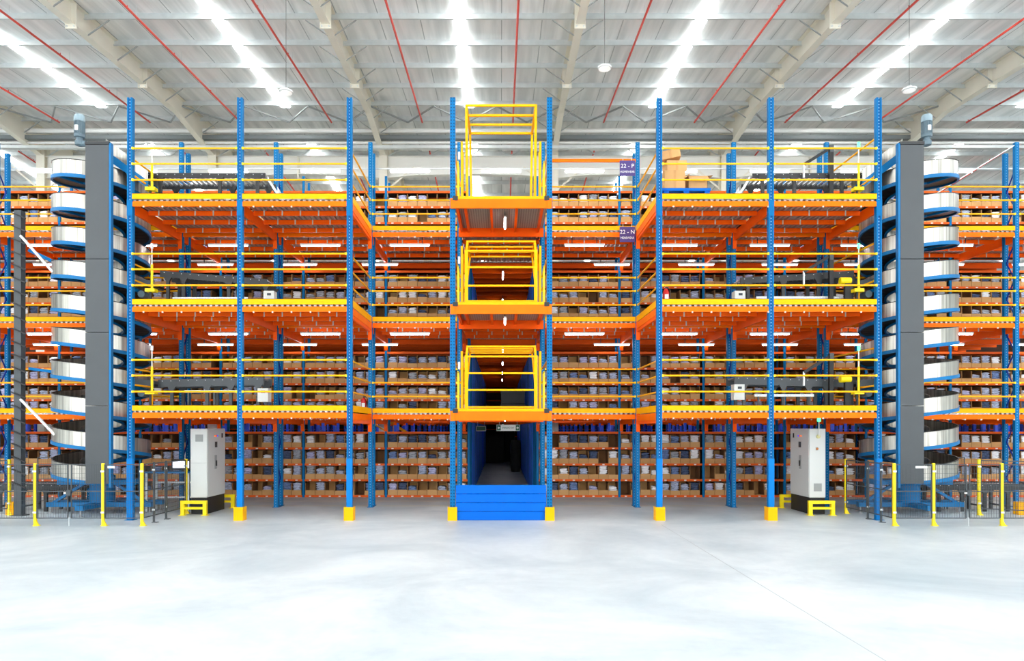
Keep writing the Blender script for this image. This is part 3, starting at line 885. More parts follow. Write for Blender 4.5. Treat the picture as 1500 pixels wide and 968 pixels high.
# ------------------------------------------------------------------ lights of the place (tube fittings), and added hidden tubes
def tube_light(x, y, z, l, label, alongy=False, group='tube lights under the decks', up=.215):
    t = thing('tube_light', (x,y,z), label, 'light', group)
    if not alongy:
        MB().box(x-l/2-.03,x+l/2+.03,y-.03,y+.03,z,z+.04).build('housing', WHITE, t)
        MB().tube((x-l/2,y,z-.022),(x+l/2,y,z-.02),.02,10).build('tube', TUBE, t, smooth=True)
        for q in (-.35,.35): MB().box(x+q-.01,x+q+.01,y-.01,y+.01,z+.04,z+up).build('bracket', DARK, t)
    else:
        MB().box(x-.03,x+.03,y-l/2,y+l/2,z,z+.04).build('housing', WHITE, t)
        MB().tube((x,y-l/2,z-.022),(x,y+l/2,z-.02),.02,10).build('tube', TUBE, t, smooth=True)
        for q in (-.35,.35): MB().box(x-.01,x+.01,y+q-.01,y+q+.01,z+.04,z+up).build('bracket', DARK, t)
    return t
for i in range(13):
    if i == 6: continue
    off = -.96 if XG[i] > 0 else -.4
    xm = (XG[i]+XG[i+1])/2 + (-.2 if XG[i] < 0 else -.1)
    for L in range(3):
        tube_light(xm, 20.25, LV[L]-(.27 if L else .125), 1.08, 'glowing white tube under the %s deck front walkway, %s' % (LVN[L], BAY[i]), up=.22 if L else .075)
        if L: tube_light(xm-1.2 if xm < 0 else xm+1.1, 22.35, LV[L]-.33, 1.08, 'glowing white tube close to the shelves under %s deck, %s' % (LVN[L], BAY[i]), up=.28)
    tube_light(xm, 20.265, 9.44, 1.08, 'glowing white tube on the high conduit above top walkway, %s' % BAY[i], group='tube lights on the high conduit', up=.06)
tube_light(0, 20.265, 9.44, 1.1, 'glowing white tube on the high conduit above the aisle', group='tube lights on the high conduit', up=.06)
tag(MB().tube((-17,20.265,9.51),(17,20.265,9.51),.022,8).build('lighting_conduit', GALV, origin=(0,20.33,9.5)), 'thin grey conduit running across behind the second row of posts', 'conduit')
for L in range(3):
    z = LV[L]
    tube_light(.1, 18.3, z-.2, .95, 'white tube light under the tower platform floor, %s level' % LVN[L], True, up=.19)
    for k in range(4):
        tube_light(.06, 24.0+5*k, z-.33, 1.1, 'white tube light down the central aisle, %s level, %s from front' % (LVN[L], ORD[k]), True, up=.31)
for y in (23.97, 26.37, 28.77, 35.0, 42.0):  # tubes added out of sight above the beams to light the blue frames
    for i in range(13):
        if i == 6: continue
        tube_light((XG[i]+XG[i+1])/2, y, 2.46, 1.6, 'hidden tube light added to brighten the blue frames under the lower deck', False, group='added tube lights between the racks', up=.11)

# ------------------------------------------------------------------ hanging signs & orange tie beam
tag(MB().box(1.22,3.7,Y2-.02,Y2+.03,9.5,9.58).build('tie_beam', ORANGE, origin=(2.45,Y2,9.5)), 'single orange beam up high right of the tower, carrying the 22 - P sign', 'beam')
for z0, a, b, lab, lx in ((9.09,'22 - P','HOMEWEAR','purple hanging sign reading 22 - P below the high orange beam',3.46),(7.28,'22 - N','MENSWEAR','purple hanging sign reading 22 - N at top deck edge',3.46)):
    t = thing('hanging_sign', (lx,Y2-.07,z0), lab, 'sign', 'aisle signs')
    MB().box(lx-.21,lx+.21,Y2-.085,Y2-.07,z0,z0+.42).build('panel', PURPLE, t)
    for dx in (-.12,.12): MB().tube((lx+dx,Y2-.078,z0+.42),(lx+dx,Y2-.078,z0+.5),.006,5).build('cord', WHITE, t)
    lettering(a, .155, (lx,Y2-.088,z0+.27), WHITE, t)
    lettering(b, .085, (lx,Y2-.088,z0+.11), WHITE, t, sx=.82)
t = thing('exit_sign', (.23,21,2.19), 'green and white emergency exit sign with arrows hanging over the aisle', 'sign')
MB().box(-.13,.55,21,21.02,2.1,2.28).build('panel', WHITE, t)
MB().box(-.12,-.01,20.995,21,2.11,2.27).box(.43,.54,20.995,21,2.11,2.27).build('arrow_field', GREEN, t)
ar = MB()
for q, cx in ((-1,-.065),(1,.485)):
    ar.extrude([(cx+q*.035,2.19),(cx-q*.005,2.235),(cx-q*.005,2.205),(cx-q*.035,2.205),(cx-q*.035,2.175),(cx-q*.005,2.175),(cx-q*.005,2.145)],'y',20.988,20.995)
ar.build('arrow', WHITE, t)
lettering('EMERGENCY EXIT', .07, (.21,20.996,2.19), GREEN, t, sx=.62)
for dx in (-.05,.47): MB().tube((dx,21.01,2.28),(dx,21.01,2.4),.005,5).build('cord', WHITE, t)
t = thing('safety_sign', (-.62,26,2.2), 'small dark green sign hanging further down the aisle at left', 'sign')
MB().box(-.9,-.55,26,26.02,2.07,2.25).build('panel', WHITE, t); MB().box(-.885,-.565,25.995,26,2.085,2.235).build('face', GREEN, t)
for dx in (-.85,-.6): MB().tube((dx,26.01,2.25),(dx,26.01,2.4),.005,5).build('cord', WHITE, t)

# ------------------------------------------------------------------ spiral conveyors
def spiral(side):
    s = -1 if side < 0 else 1
    nm = 'left' if s < 0 else 'right'
    cx = -10.34 if s < 0 else 10.54; cy = 18.6; Ro, Ri = 1.13, .5; pitch = .828
    base = Vector((cx,cy,0))
    t = thing('spiral_conveyor', (cx,cy,0), 'tall spiral conveyor with steel guards, blue rails and charcoal tower, at the %s' % nm, 'conveyor', 'spiral conveyors')
    def P(phi, r, z):
        th = (PI-phi) if s < 0 else phi
        return (cx+r*math.cos(th), cy+r*math.sin(th), z)
    z0 = 1.05
    ph0, ph1 = R(-110), R(9*360+55)
    N = 250
    def ribbon(r0, r1, za, zb, N=N, tk=None):
        m = MB()
        for k in range(N+1):
            ph = ph0+(ph1-ph0)*k/N; z = z0+pitch*ph/(2*PI)
            m.v += [P(ph,r0,z+za), P(ph,r1,z+za), P(ph,r1,z+zb), P(ph,r0,z+zb)]
        for k in range(N):
            a = 4*k; b = a+4
            for i in range(4):
                j_ = (i+1) % 4; m.f.append((a+i,a+j_,b+j_,b+i)); m.m.append(0)
        m.f.append((3,2,1,0)); m.m.append(0); m.f.append((4*N,4*N+1,4*N+2,4*N+3)); m.m.append(0)
        return m
    ribbon(Ri+.01, Ro-.01, .045, .10).build('slat_deck', BLACK, t)
    ribbon(Ro-.012, Ro, .085, .43).build('outer_guard', STEEL, t, smooth=True)
    ribbon(Ri, Ri+.012, .085, .36).build('inner_guard', STEEL, t, smooth=True)
    ribbon(Ro-.03, Ro+.02, 0, .085).build('outer_rail', BLUE_S, t, smooth=True)
    ribbon(Ri-.02, Ri+.03, 0, .085).build('inner_rail', BLUE_S, t, smooth=True)
    ribbon(Ro-.02, Ro+.01, .43, .445).build('guard_edge', BLACK, t, smooth=True)
    MB().lathe((cx,cy,0), [(.3,.25),(.3,.95),(.22,1.0),(.22,8.9),(.1,8.95)], 20).build('central_column', BLUE_S, t, smooth=True)
    for k in range(19):
        ph = R(-60)+PI*k; z = z0+pitch*ph/(2*PI)+.02
        MB().bar(P(ph,.2,z),P(ph,Ro-.04,z),.05,.05).build('support_arm', BLUE_S, t)
    for k in range(10):                                    # small drive housings seen between flights near the tower
        z = z0+pitch*(k-.28)+.3
        xx = cx - s*.55
        MB().lathe((xx,cy-.98+.3,z), [(.05,-.05),(.05,.05)], 10).build('guide_roller', WHITE, t)
    # base frame
    zf = .16
    b = MB()
    b.box(cx-1.35,cx+1.35,cy-.2,cy-.05,zf,zf+.12); b.box(cx-1.35,cx+1.35,cy+.4,cy+.55,zf,zf+.12)
    b.box(cx-.1,cx+.1,cy-1.05,cy+1.1,zf+.0,zf+.12)
    b.build('base_frame', BLUE_S, t)
    for dx, dy in ((-1.28,-.12),(1.28,-.12),(-1.28,.47),(1.28,.47),(0,-.98),(0,1.02)):
        MB().lathe((cx+dx,cy+dy,0), [(.06,0),(.06,.015),(.018,.03),(.018,zf)], 12).build('foot', ROLLER, t)
    for q in (-1,1):
        MB().bar((cx+q*.25,cy-.12,.85),(cx+q*1.2,cy-.12,zf+.1),.07,.07).build('brace', BLUE_S, t)
        MB().box(cx+q*.25,cx+q*1.0,cy-.3,cy+.3,.74,.86).build('infeed_support', BLUE_S, t)
    # tower in front
    xa, xb = (-9.96,-9.40) if s < 0 else (9.57,10.13)
    ya, yb = 17.17, 17.29
    for k, (za, zb) in enumerate(((.85,2.72),(2.725,4.48),(4.485,6.24),(6.245,8.98))):
        MB().box(xa,xb,ya,yb,za,zb-.008).build('tower_panel', GREY, t, bevel=.004)
    xe = xb if s < 0 else xa-.05
    MB().box(xe,xe+.05,ya+.01,yb,.75,9.02).build('tower_edge', BLUE_S, t)
    MB().box(xa-.01,xb+.01,ya-.01,yb+.01,8.98,9.05).build('tower_cap', GREY_E, t)
    for k in range(10):
        z = 1.25+.828*k
        MB().bar(((xa+xb)/2,yb,z),(cx-s*.2,cy-Ro+.15,z),.05,.05).build('tower_tie', BLUE_S, t)
    # motor beside the tower top
    mx = xa-.17 if s < 0 else xb+.05+.12
    if s > 0: mx = xb+.1
    my = 17.23
    mo = MB().lathe((mx,my,9.02), [(.05,-.06),(.1,-.04),(.11,.05),(.075,.08),(.075,.13),(.12,.15),(.12,.19)], 18)
    mo.tube((mx,my,9.02),((xa if s < 0 else xb),my,9.02),.07,12)
    mg = mo.build('gearbox', MOTOR, t, smooth=True)
    m2 = MB().lathe((mx,my,9.21), [(.125,0),(.125,.02),(.108,.03),(.108,.33)], 18)
    for a in range(18):
        th = 2*PI*a/18; m2.bar((mx+.112*math.cos(th),my+.112*math.sin(th),9.25),(mx+.112*math.cos(th),my+.112*math.sin(th),9.53),.01,.022)
    mt_ = m2.build('motor', MOTOR, t, smooth=True)
    MB().lathe((mx,my,9.54), [(.12,0),(.125,.02),(.125,.12),(.1,.165),(.05,.17)], 18).build('fan_cowl', MOTOR_L, mt_, smooth=True)
    MB().box(mx-.04,mx+.03,my-.135,my-.11,9.3,9.42).build('nameplate', WHITE, mt_)
    # discharge section onto the top platform
    dx0, dx1 = (cx+.55, -8.75) if s < 0 else (cx-.6, 8.95)
    yA, yB = 17.75, 18.3
    zA, zB = 8.95, 8.15
    for yy in (yA, yB):
        MB().extrude([(dx0,zA-.1),(dx1,zB-.02),(dx1,zB+.16),(dx0,zA+.12)] if s < 0 else [(dx1,zB-.02),(dx0,zA-.1),(dx0,zA+.12),(dx1,zB+.16)],'y',yy,yy+.02).build('discharge_rail', BLUE_S, t)
        MB().extrude([(dx0,zA+.12),(dx1,zB+.16),(dx1,zB+.42),(dx0,zA+.4)] if s < 0 else [(dx1,zB+.16),(dx0,zA+.12),(dx0,zA+.4),(dx1,zB+.42)],'y',yy,yy+.012).build('discharge_guard', STEEL, t)
    MB().bar((dx0,(yA+yB)/2,zA),(dx1,(yA+yB)/2,zB+.03),.5,.04).build('discharge_belt', BLACK, t)
    # discharge stubs lower down
    for L in (0,1):
        zz = LV[L]+.55+.12
        MB().bar((cx-s*.9,18.35,zz+.08),((-8.75 if s < 0 else 8.95),18.35,zz),.5,.06).build('discharge_belt', BLACK, t)
        for yy in (18.08,18.6): MB().bar((cx-s*.9,yy,zz+.1),((-8.75 if s < 0 else 8.95),yy,zz+.03),.02,.16).build('discharge_rail', DARKG, t)
        MB().tube((cx-s*1.2,18.2,zz-.2),(cx-s*1.2,18.5,zz-.2),.09,12).build('drive_motor', MOTOR, t, smooth=True)
    return t
spiral(-1); spiral(1)

# ------------------------------------------------------------------ roller conveyors on the platforms
def conveyor(x0, x1, y0, y1, z0, z1, zdeck, label, legs, depth=.14, pitch=.11, mat_=DARK, box=None, low=None, under=True):
    t = thing('roller_conveyor', ((x0+x1)/2,(y0+y1)/2,zdeck), label, 'conveyor', 'platform roller conveyors')
    for y in (y0, y1):
        srl = MB().extrude([(x0,z0-depth),(x1,z1-depth),(x1,z1),(x0,z0)],'y',y-.02,y+.02).build('side_rail', mat_, t)
        mk = MB(); k = x0+.1
        while k < x1:
            f = (k-x0)/(x1-x0); mk.box(k,k+.02,y-.024,y-.02,z0+(z1-z0)*f-.05,z0+(z1-z0)*f-.03); k += .22
        mk.build('bolt_row', ROLLER, srl)
    k = x0+.06; n_ = 0
    while k < x1 and n_ < 60:
        f = (k-x0)/(x1-x0); z = z0+(z1-z0)*f-.035
        MB().tube((k,y0+.02,z),(k,y1-.02,z),.026,8).build('roller', ROLLER, t, smooth=True); k += pitch; n_ += 1
    for lx in legs:
        f = (lx-x0)/(x1-x0); z = z0+(z1-z0)*f-depth
        for y in (y0, y1):
            m = MB().box(lx-.04,lx+.04,y-.03,y+.03,zdeck,z)
            m.extrude([(lx-.04,z-.1),(lx+.04,z-.1),(lx+.12,z+.04),(lx-.12,z+.04)],'y',y-.032,y+.032)
            m.build('leg', mat_, t)
        MB().box(lx-.02,lx+.02,y0,y1,zdeck+.12,zdeck+.16).build('cross_brace', mat_, t)
    if low:
        a, b, zl = low
        MB().box(a,b,y0-.2,y0-.17,zl-.02,zl+.04).build('accumulation_rail', GALV, t)
        lm = MB(); k = a+.03
        while k < b: lm.tube((k,y0-.2-.012,zl+.01),(k,y0-.2,zl+.01),.018,6); k += .07
        lm.build('skate_wheels', WHITE, t)
        for xx in (a+.1,(a+b)/2,b-.1): MB().box(xx-.02,xx+.02,y0-.2,y0-.17,zdeck,zl-.02).build('rail_leg', DARKG, t)
    if box:
        a, b, za, zb, sgn = box
        cbx = MB().box(a,b,y0-.06,y0+.2,za,zb).build('control_box', CAB, t, bevel=.008)
        g = MB(); ex = a-.05 if sgn < 0 else b
        for q in range(4): g.box(ex,ex+.05,y0-.02,y0+.06,za+(zb-za)*(q+.5)/4-.02,za+(zb-za)*(q+.5)/4+.02)
        g.build('cable_gland', BLACK, cbx)
        dx = (a+b)/2
        MB().box(dx-.04,dx+.06,y0-.064,y0-.06,zb-.12,zb-.06).build('display', SCREEN, cbx)
    return t
D = LV
conveyor(-9.0,-5.95,18.1,18.95,8.62,8.62,D[2],'black roller conveyor on the top level of left platform',(-8.6,-7.1,-6.15),depth=.12,pitch=.13)
conveyor(6.35,9.15,18.1,18.95,8.62,8.62,D[2],'black roller conveyor on the top level of right platform',(6.6,7.4,8.6),depth=.12,pitch=.13)
conveyor(-8.7,-5.95,18.3,18.95,6.2,5.98,D[1],'dark sloping roller conveyor on the middle level of left platform',(-8.5,-8.1,-6.95,-6.0),depth=.16,low=(-8.3,-6.4,5.45),box=(-6.05,-5.78,5.3,5.68,-1))
conveyor(6.1,9.0,18.3,18.95,6.02,6.2,D[1],'dark sloping roller conveyor on the middle level of right platform',(6.3,7.2,8.1,8.8),depth=.16,low=(6.45,8.6,5.47),box=(5.95,6.22,5.3,5.68,1))
conveyor(-8.75,-6.05,18.3,18.95,3.42,3.48,D[0],'dark level roller conveyor on the lower level of left platform',(-8.4,-7.5,-6.9,-6.2),depth=.2,mat_=DARKG,low=(-8.0,-6.5,3.1),box=(-6.2,-5.93,2.85,3.2,-1))
conveyor(5.95,8.9,18.3,18.95,3.5,3.42,D[0],'dark level roller conveyor on the lower level of right platform',(6.2,7.2,7.85,8.3),depth=.2,mat_=DARKG,low=(6.4,7.9,3.0),box=(5.93,6.2,2.9,3.3,1))
# chute at ends of the top conveyors
for q, xa in ((-1,-5.9),(1,6.28)):
    x2 = xa+.35*(1 if q < 0 else -1)
    m = MB(); 
    m.extrude([(xa,8.55),(x2,8.0),(x2,7.85),(xa,8.4)] if q < 0 else [(x2,8.0),(xa,8.55),(xa,8.4),(x2,7.85)],'y',18.1,18.12)
    m.extrude([(xa,8.55),(x2,8.0),(x2,7.85),(xa,8.4)] if q < 0 else [(x2,8.0),(xa,8.55),(xa,8.4),(x2,7.85)],'y',18.9,18.92)
    m.bar((xa,18.5,8.42),(x2,18.5,7.87),.8,.02)
    m.box(min(x2,x2)-.03,x2+.03,18.2,18.8,LV[2],7.86)
    tag(m.build('discharge_chute', GALV, origin=(xa,18.5,LV[2])), 'grey metal chute at the end of top conveyor on %s platform' % ('left' if q < 0 else 'right'), 'chute', 'conveyor end chutes')
# operator arm frames on right platform
for L in range(3):
    z = LV[L]
    x = 8.28
    t = thing('lift_barrier', (x,18.0,z), 'black swing-arm barrier beside the conveyor on right platform, %s level' % LVN[L], 'barrier', 'black swing-arm barriers')
    MB().box(x-.05,x+.05,17.95,18.05,z,z+1.62 if L == 2 else z+1.45).build('mast', BLACK, t)
    zt = z+(1.6 if L == 2 else 1.4)
    MB().bar((x,18,zt),(x-.68,18,zt-.42),.05,.07).build('arm', BLACK, t)
    MB().box(x-.05,x+.05,17.94,17.99,zt-.12,zt+.06).build('pivot_head', DARKG, t)
    MB().box(x-.7,x-.66,17.98,18.02,zt-.75,zt-.4).build('drop_bar', GALV, t)
for L, (x, z) in enumerate(((8.6,3.4),(8.6,5.85))):
    t = thing('drive_unit', (x,17.85,LV[L]), 'small yellow drive motor beside the conveyor on right platform, %s level' % LVN[L], 'motor', 'yellow drive motors')
    MB().tube((x-.16,17.85,z),(x+.1,17.85,z),.085,14).build('motor', YELLOW_S, t, smooth=True)
    MB().box(x+.1,x+.2,17.78,17.92,z-.09,z+.09).build('gearbox', BLACK, t)
    MB().box(x-.05,x+.15,17.8,17.9,LV[L],z-.07).build('stand', DARK, t)
# signal lamps on yellow stands
for L in range(3):
    for x, nm in ((-8.62,'left'),(8.83,'right')):
        z = LV[L]
        t = thing('signal_lamp', (x,17.7,z), 'signal lamp on yellow stand with white pole at %s spiral, %s level' % (nm, LVN[L]), 'signal lamp', 'signal lamps')
        MB().tube((x,17.7,z+.5),(x,17.7,z+1.1),.03,8).build('stand', YELLOW_S, t, smooth=True)
        MB().box(x-.14,x+.1,17.62,17.8,z+.42,z+.5).build('foot', YELLOW_S, t)
        MB().tube((x-.04,17.7,z),(x-.04,17.7,z+.42),.03,8).build('leg', DARK, t)
        MB().tube((x,17.7,z+1.1),(x,17.7,z+1.5),.014,8).build('pole', WHITE, t)
        MB().tube((x,17.7,z+1.5),(x,17.7,z+1.62),.034,10).build('lamp', LAMPG if (nm == 'right') else WHITE, t, smooth=True)

# boxes on the top of right platform
t = thing('plastic_pallet', (4.5,17.5,LV[2]), 'low blue pallet under the cardboard boxes, top level of right platform', 'pallet')
m = MB()
m.box(3.86,5.02,17.15,17.9,7.86,7.93)
t2 = m.build('deck_board', BLUE_B, t)
mm = MB()
for x in (3.9,4.38,4.88):
    mm.box(x,x+.12,17.17,17.88,7.62,7.86)
mm.build('block', BLUE_B, t)
def carton(x, y, z, w, d, h, label, tilt=0, rot=0, openb=False):
    t = thing('cardboard_box', (x,y,z), label, 'box', 'boxes on top of right platform')
    M_ = Matrix.Rotation(rot,4,'Z') @ Matrix.Rotation(tilt,4,'Y')
    b = MB()
    if not openb: b.box(-w/2,w/2,-d/2,d/2,0,h)
    else:
        k_ = .008
        b.box(-w/2,w/2,-d/2,d/2,0,k_); b.box(-w/2,w/2,-d/2,-d/2+k_,0,h); b.box(-w/2,w/2,d/2-k_,d/2,0,h); b.box(-w/2,-w/2+k_,-d/2,d/2,0,h); b.box(w/2-k_,w/2,-d/2,d/2,0,h)
    o1 = b.mesh('carton', CARD2); o1.transform(M_)
    o = bpy.data.objects.new('carton', o1); COL.objects.link(o); o.parent = t
    f = MB()
    if openb:
        f.bar((-w/2,-d/2,h),(-w/2-.12,-d/2,h-.1),d,.008); f.quad([(-w/2,-d/2,h),(w/2,-d/2,h),(w/2+.03,-d/2-.12,h-.14),(-w/2,-d/2-.12,h-.12)]); f.quad([(w/2,-d/2,h),(w/2,d/2,h),(w/2+.14,d/2,h+.04),(w/2+.14,-d/2,h+.02)]); f.quad([(-w/2,d/2,h),(w/2,d/2,h),(w/2,d/2+.06,h+.16),(-w/2,d/2+.06,h+.16)])
        nm = 'flap'; mt = CARD
    else:
        f.box(-w/2-.002,w/2+.002,-.03,.03,h-.0,h+.003); f.box(-.03,.03,-d/2-.002,-d/2,0,h); nm = 'tape'; mt = CARD
    me = f.mesh(nm, mt); me.transform(M_); o = bpy.data.objects.new(nm, me); COL.objects.link(o); o.parent = t
    return t
carton(4.18,17.45,7.93,.5,.42,.46,'bottom cardboard box of the leaning pile on the blue pallet')
carton(4.22,17.45,8.39,.48,.4,.24,'middle cardboard box of the leaning pile on the blue pallet', rot=.06)
carton(4.12,17.47,8.70,.48,.36,.2,'tilted cardboard box on top of the leaning pile', tilt=-.18, rot=-.12)
carton(4.75,17.5,7.93,.46,.4,.34,'open cardboard box with loose flaps beside the leaning pile', openb=True)
# fire extinguishers
for x, y, z, lab in ((-3.82,19.95,LV[0],'red fire extinguisher on the lower walkway behind left platform end'),(3.98,17.3,LV[1],'red fire extinguisher at left end of right platform, middle level')):
    t = thing('fire_extinguisher', (x,y,z), lab, 'fire extinguisher', 'fire extinguishers')
    MB().lathe((x,y,z), [(.07,0),(.075,.03),(.075,.34),(.05,.4),(.025,.43)], 16).build('cylinder', REDX, t, smooth=True)
    MB().box(x-.02,x+.06,y-.02,y+.02,z+.43,z+.47).build('valve', BLACK, t)
    MB().path([(x+.05,y,z+.44),(x+.1,y,z+.4),(x+.1,y,z+.15)],.01).build('hose', BLACK, t)
    MB().box(x-.045,x+.045,y-.077,y-.074,z+.15,z+.28).build('sticker', WHITE, t)

# ------------------------------------------------------------------ grey control cabinets
def cabinet(s):
    xa, xb = (-7.89,-7.47) if s < 0 else (7.83,8.24)
    ya, yb = 18.2, 19.4
    nm = 'left' if s < 0 else 'right'
    t = thing('control_cabinet', ((xa+xb)/2,(ya+yb)/2,0), 'tall light grey control cabinet on black plinth, under the %s platform' % nm, 'cabinet', 'grey control cabinets')
    MB().box(xa+.012,xb-.012,ya+.02,yb-.02,0,.42).build('plinth', CABK, t)
    MB().box(xa,xb,ya,yb,.42,2.17).build('body', CAB, t, bevel=.012)
    xs = xb if s < 0 else xa; q = 1 if s < 0 else -1     # control face looks to the aisle
    def sx(y0,y1,z0,z1,d,name,m,bev=0,P=None):
        a, b = sorted((xs, xs+q*d)); return MB().box(a,b,y0,y1,z0,z1).build(name, m, P if P is not None else t, bevel=bev)
    dr = sx(ya+.03,yb-.03,.46,2.13,.012,'door',CAB,.004)
    sx(18.68,18.82,1.68,1.83,.022,'display',SCREEN,P=dr)
    sx(18.66,18.8,1.12,1.48,.02,'switch_panel',VENT,P=dr)
    sx(18.72,18.74,1.2,1.34,.05,'isolator_handle',BLACK,P=dr)
    sx(19.12,19.17,1.93,2.05,.03,'latch',BLACK,P=dr)
    for k, (c, r_) in enumerate((((240,130,40),.0),((230,60,40),.0),((50,90,230),.0))):
        lm = mat('indicator_%d' % k, c, .3, emit=(c, .6))
        a = xs; yy = 18.66+.09*k
        MB().tube((a,yy,1.98),(a+q*.03,yy,1.98),.022,10).build('indicator_lamp', lm, dr)
    # front face: vent and details
    if s < 0: vz0, vz1, vx0, vx1 = 1.84, 2.02, xa+.13, xb-.1
    else: vz0, vz1, vx0, vx1 = .58, .78, xa+.11, xb-.1
    v = MB().box(vx0,vx1,ya-.008,ya,vz0,vz1)
    for k in range(6): v.box(vx0+.01,vx1-.01,ya-.014,ya-.008,vz0+.012+(vz1-vz0)*k/6,vz0+.024+(vz1-vz0)*k/6)
    v.build('vent', VENT, t)
    MB().box(xa+.01,xb-.01,ya-.003,ya,1.295,1.3).build('panel_seam', VENT, t) if s < 0 else None
    if s > 0:
        MB().tube((8.02,ya-.03,1.66),(8.02,ya,1.66),.03,12).build('key_switch', mat('switch_orange',(190,110,40),.4), t)
        MB().box(7.99,8.05,ya-.006,ya,1.62,1.7).build('switch_plate', VENT, t)
        MB().tube((8.05,ya-.03,1.97),(8.05,ya,1.97),.05,14).build('beacon_mount', mat('pale_yellow',(222,216,150),.5), t)
        MB().tube((8.05,ya-.05,1.97),(8.05,ya-.05,2.35),.012,8).build('beacon_pole', WHITE, t)
        MB().tube((8.05,ya-.05,2.35),(8.05,ya-.05,2.46),.045,12).build('beacon', LAMPG, t, smooth=True)
    return t
cabinet(-1); cabinet(1)
def lowguard(x0, x1, y, label):
    t = thing('floor_guard', ((x0+x1)/2,y,0), label, 'guard', 'low yellow floor guards')
    for x in (x0+.05,x1-.05):
        MB().box(x-.045,x+.045,y-.045,y+.045,.01,.30).build('leg', YELLOW_S, t)
        MB().box(x-.08,x+.08,y-.08,y+.08,0,.012).build('base_plate', YELLOW_S, t)
    MB().box(x0,x1,y-.04,y+.04,.29,.37).build('top_bar', YELLOW_S, t, bevel=.004)
    MB().box(x0+.09,x1-.09,y-.03,y+.03,.15,.21).build('lower_bar', YELLOW_S, t)
lowguard(-8.02,-7.36,17.95,'low yellow tubular floor guard in front of the left cabinet')
lowguard(7.69,8.35,17.95,'low yellow tubular floor guard in front of the right cabinet')
lowguard(-7.75,-7.28,19.6,'low yellow floor guard behind the left cabinet')
lowguard(7.62,8.1,19.6,'low yellow floor guard behind the right cabinet')

# ------------------------------------------------------------------ wire fences
def fpost(x, y, label, top=1.4, m=YELLOW_S, w=.055):
    t = thing('fence_post', (x,y,0), label, 'post', 'fence posts')
    MB().box(x-w/2,x+w/2,y-w/2,y+w/2,.01,top).build('shaft', m, t, bevel=.004)
    bp = MB().box(x-.03,x+.09,y-.05,y+.05,0,.015)
    if w > .05: bp.extrude([(x+.02,.015),(x+.08,.015),(x+.02,.12)],'y',y-.02,y+.02)
    bp.build('base_plate', m, t)
    for z in (.3,1.22): MB().box(x-w/2-.012,x+w/2+.012,y-w/2-.01,y-w/2,z-.02,z+.02).build('clamp', GALV, t)
def fpanel(p, q, label, z0=.17, z1=1.37):
    t = thing('wire_fence', ((p[0]+q[0])/2,(p[1]+q[1])/2,z0), label, 'fence', 'wire mesh fence panels')
    v = Vector((q[0]-p[0],q[1]-p[1],0)); l = v.length; v.normalize()
    A = Vector((p[0],p[1],0))+v*.04; l -= .08
    f = MB()
    for z in (z0,z1,(z0+z1)/2): f.bar(A+Vector((0,0,z)),A+v*l+Vector((0,0,z)),.02,.022)
    for e in (0,l): f.bar(A+v*e+Vector((0,0,z0)),A+v*e+Vector((0,0,z1)),.022,.022)
    f.build('frame', DARKG, t)
    w = MB(); k = .05
    while k < l: w.bar(A+v*k+Vector((0,0,z0)),A+v*k+Vector((0,0,z1)),.0042,.0042); k += .055
    z = z0+.1
    while z < z1: w.bar(A+Vector((0,0,z)),A+v*l+Vector((0,0,z)),.0042,.0042); z += .1
    w.build('wire_mesh', DARKG, t)
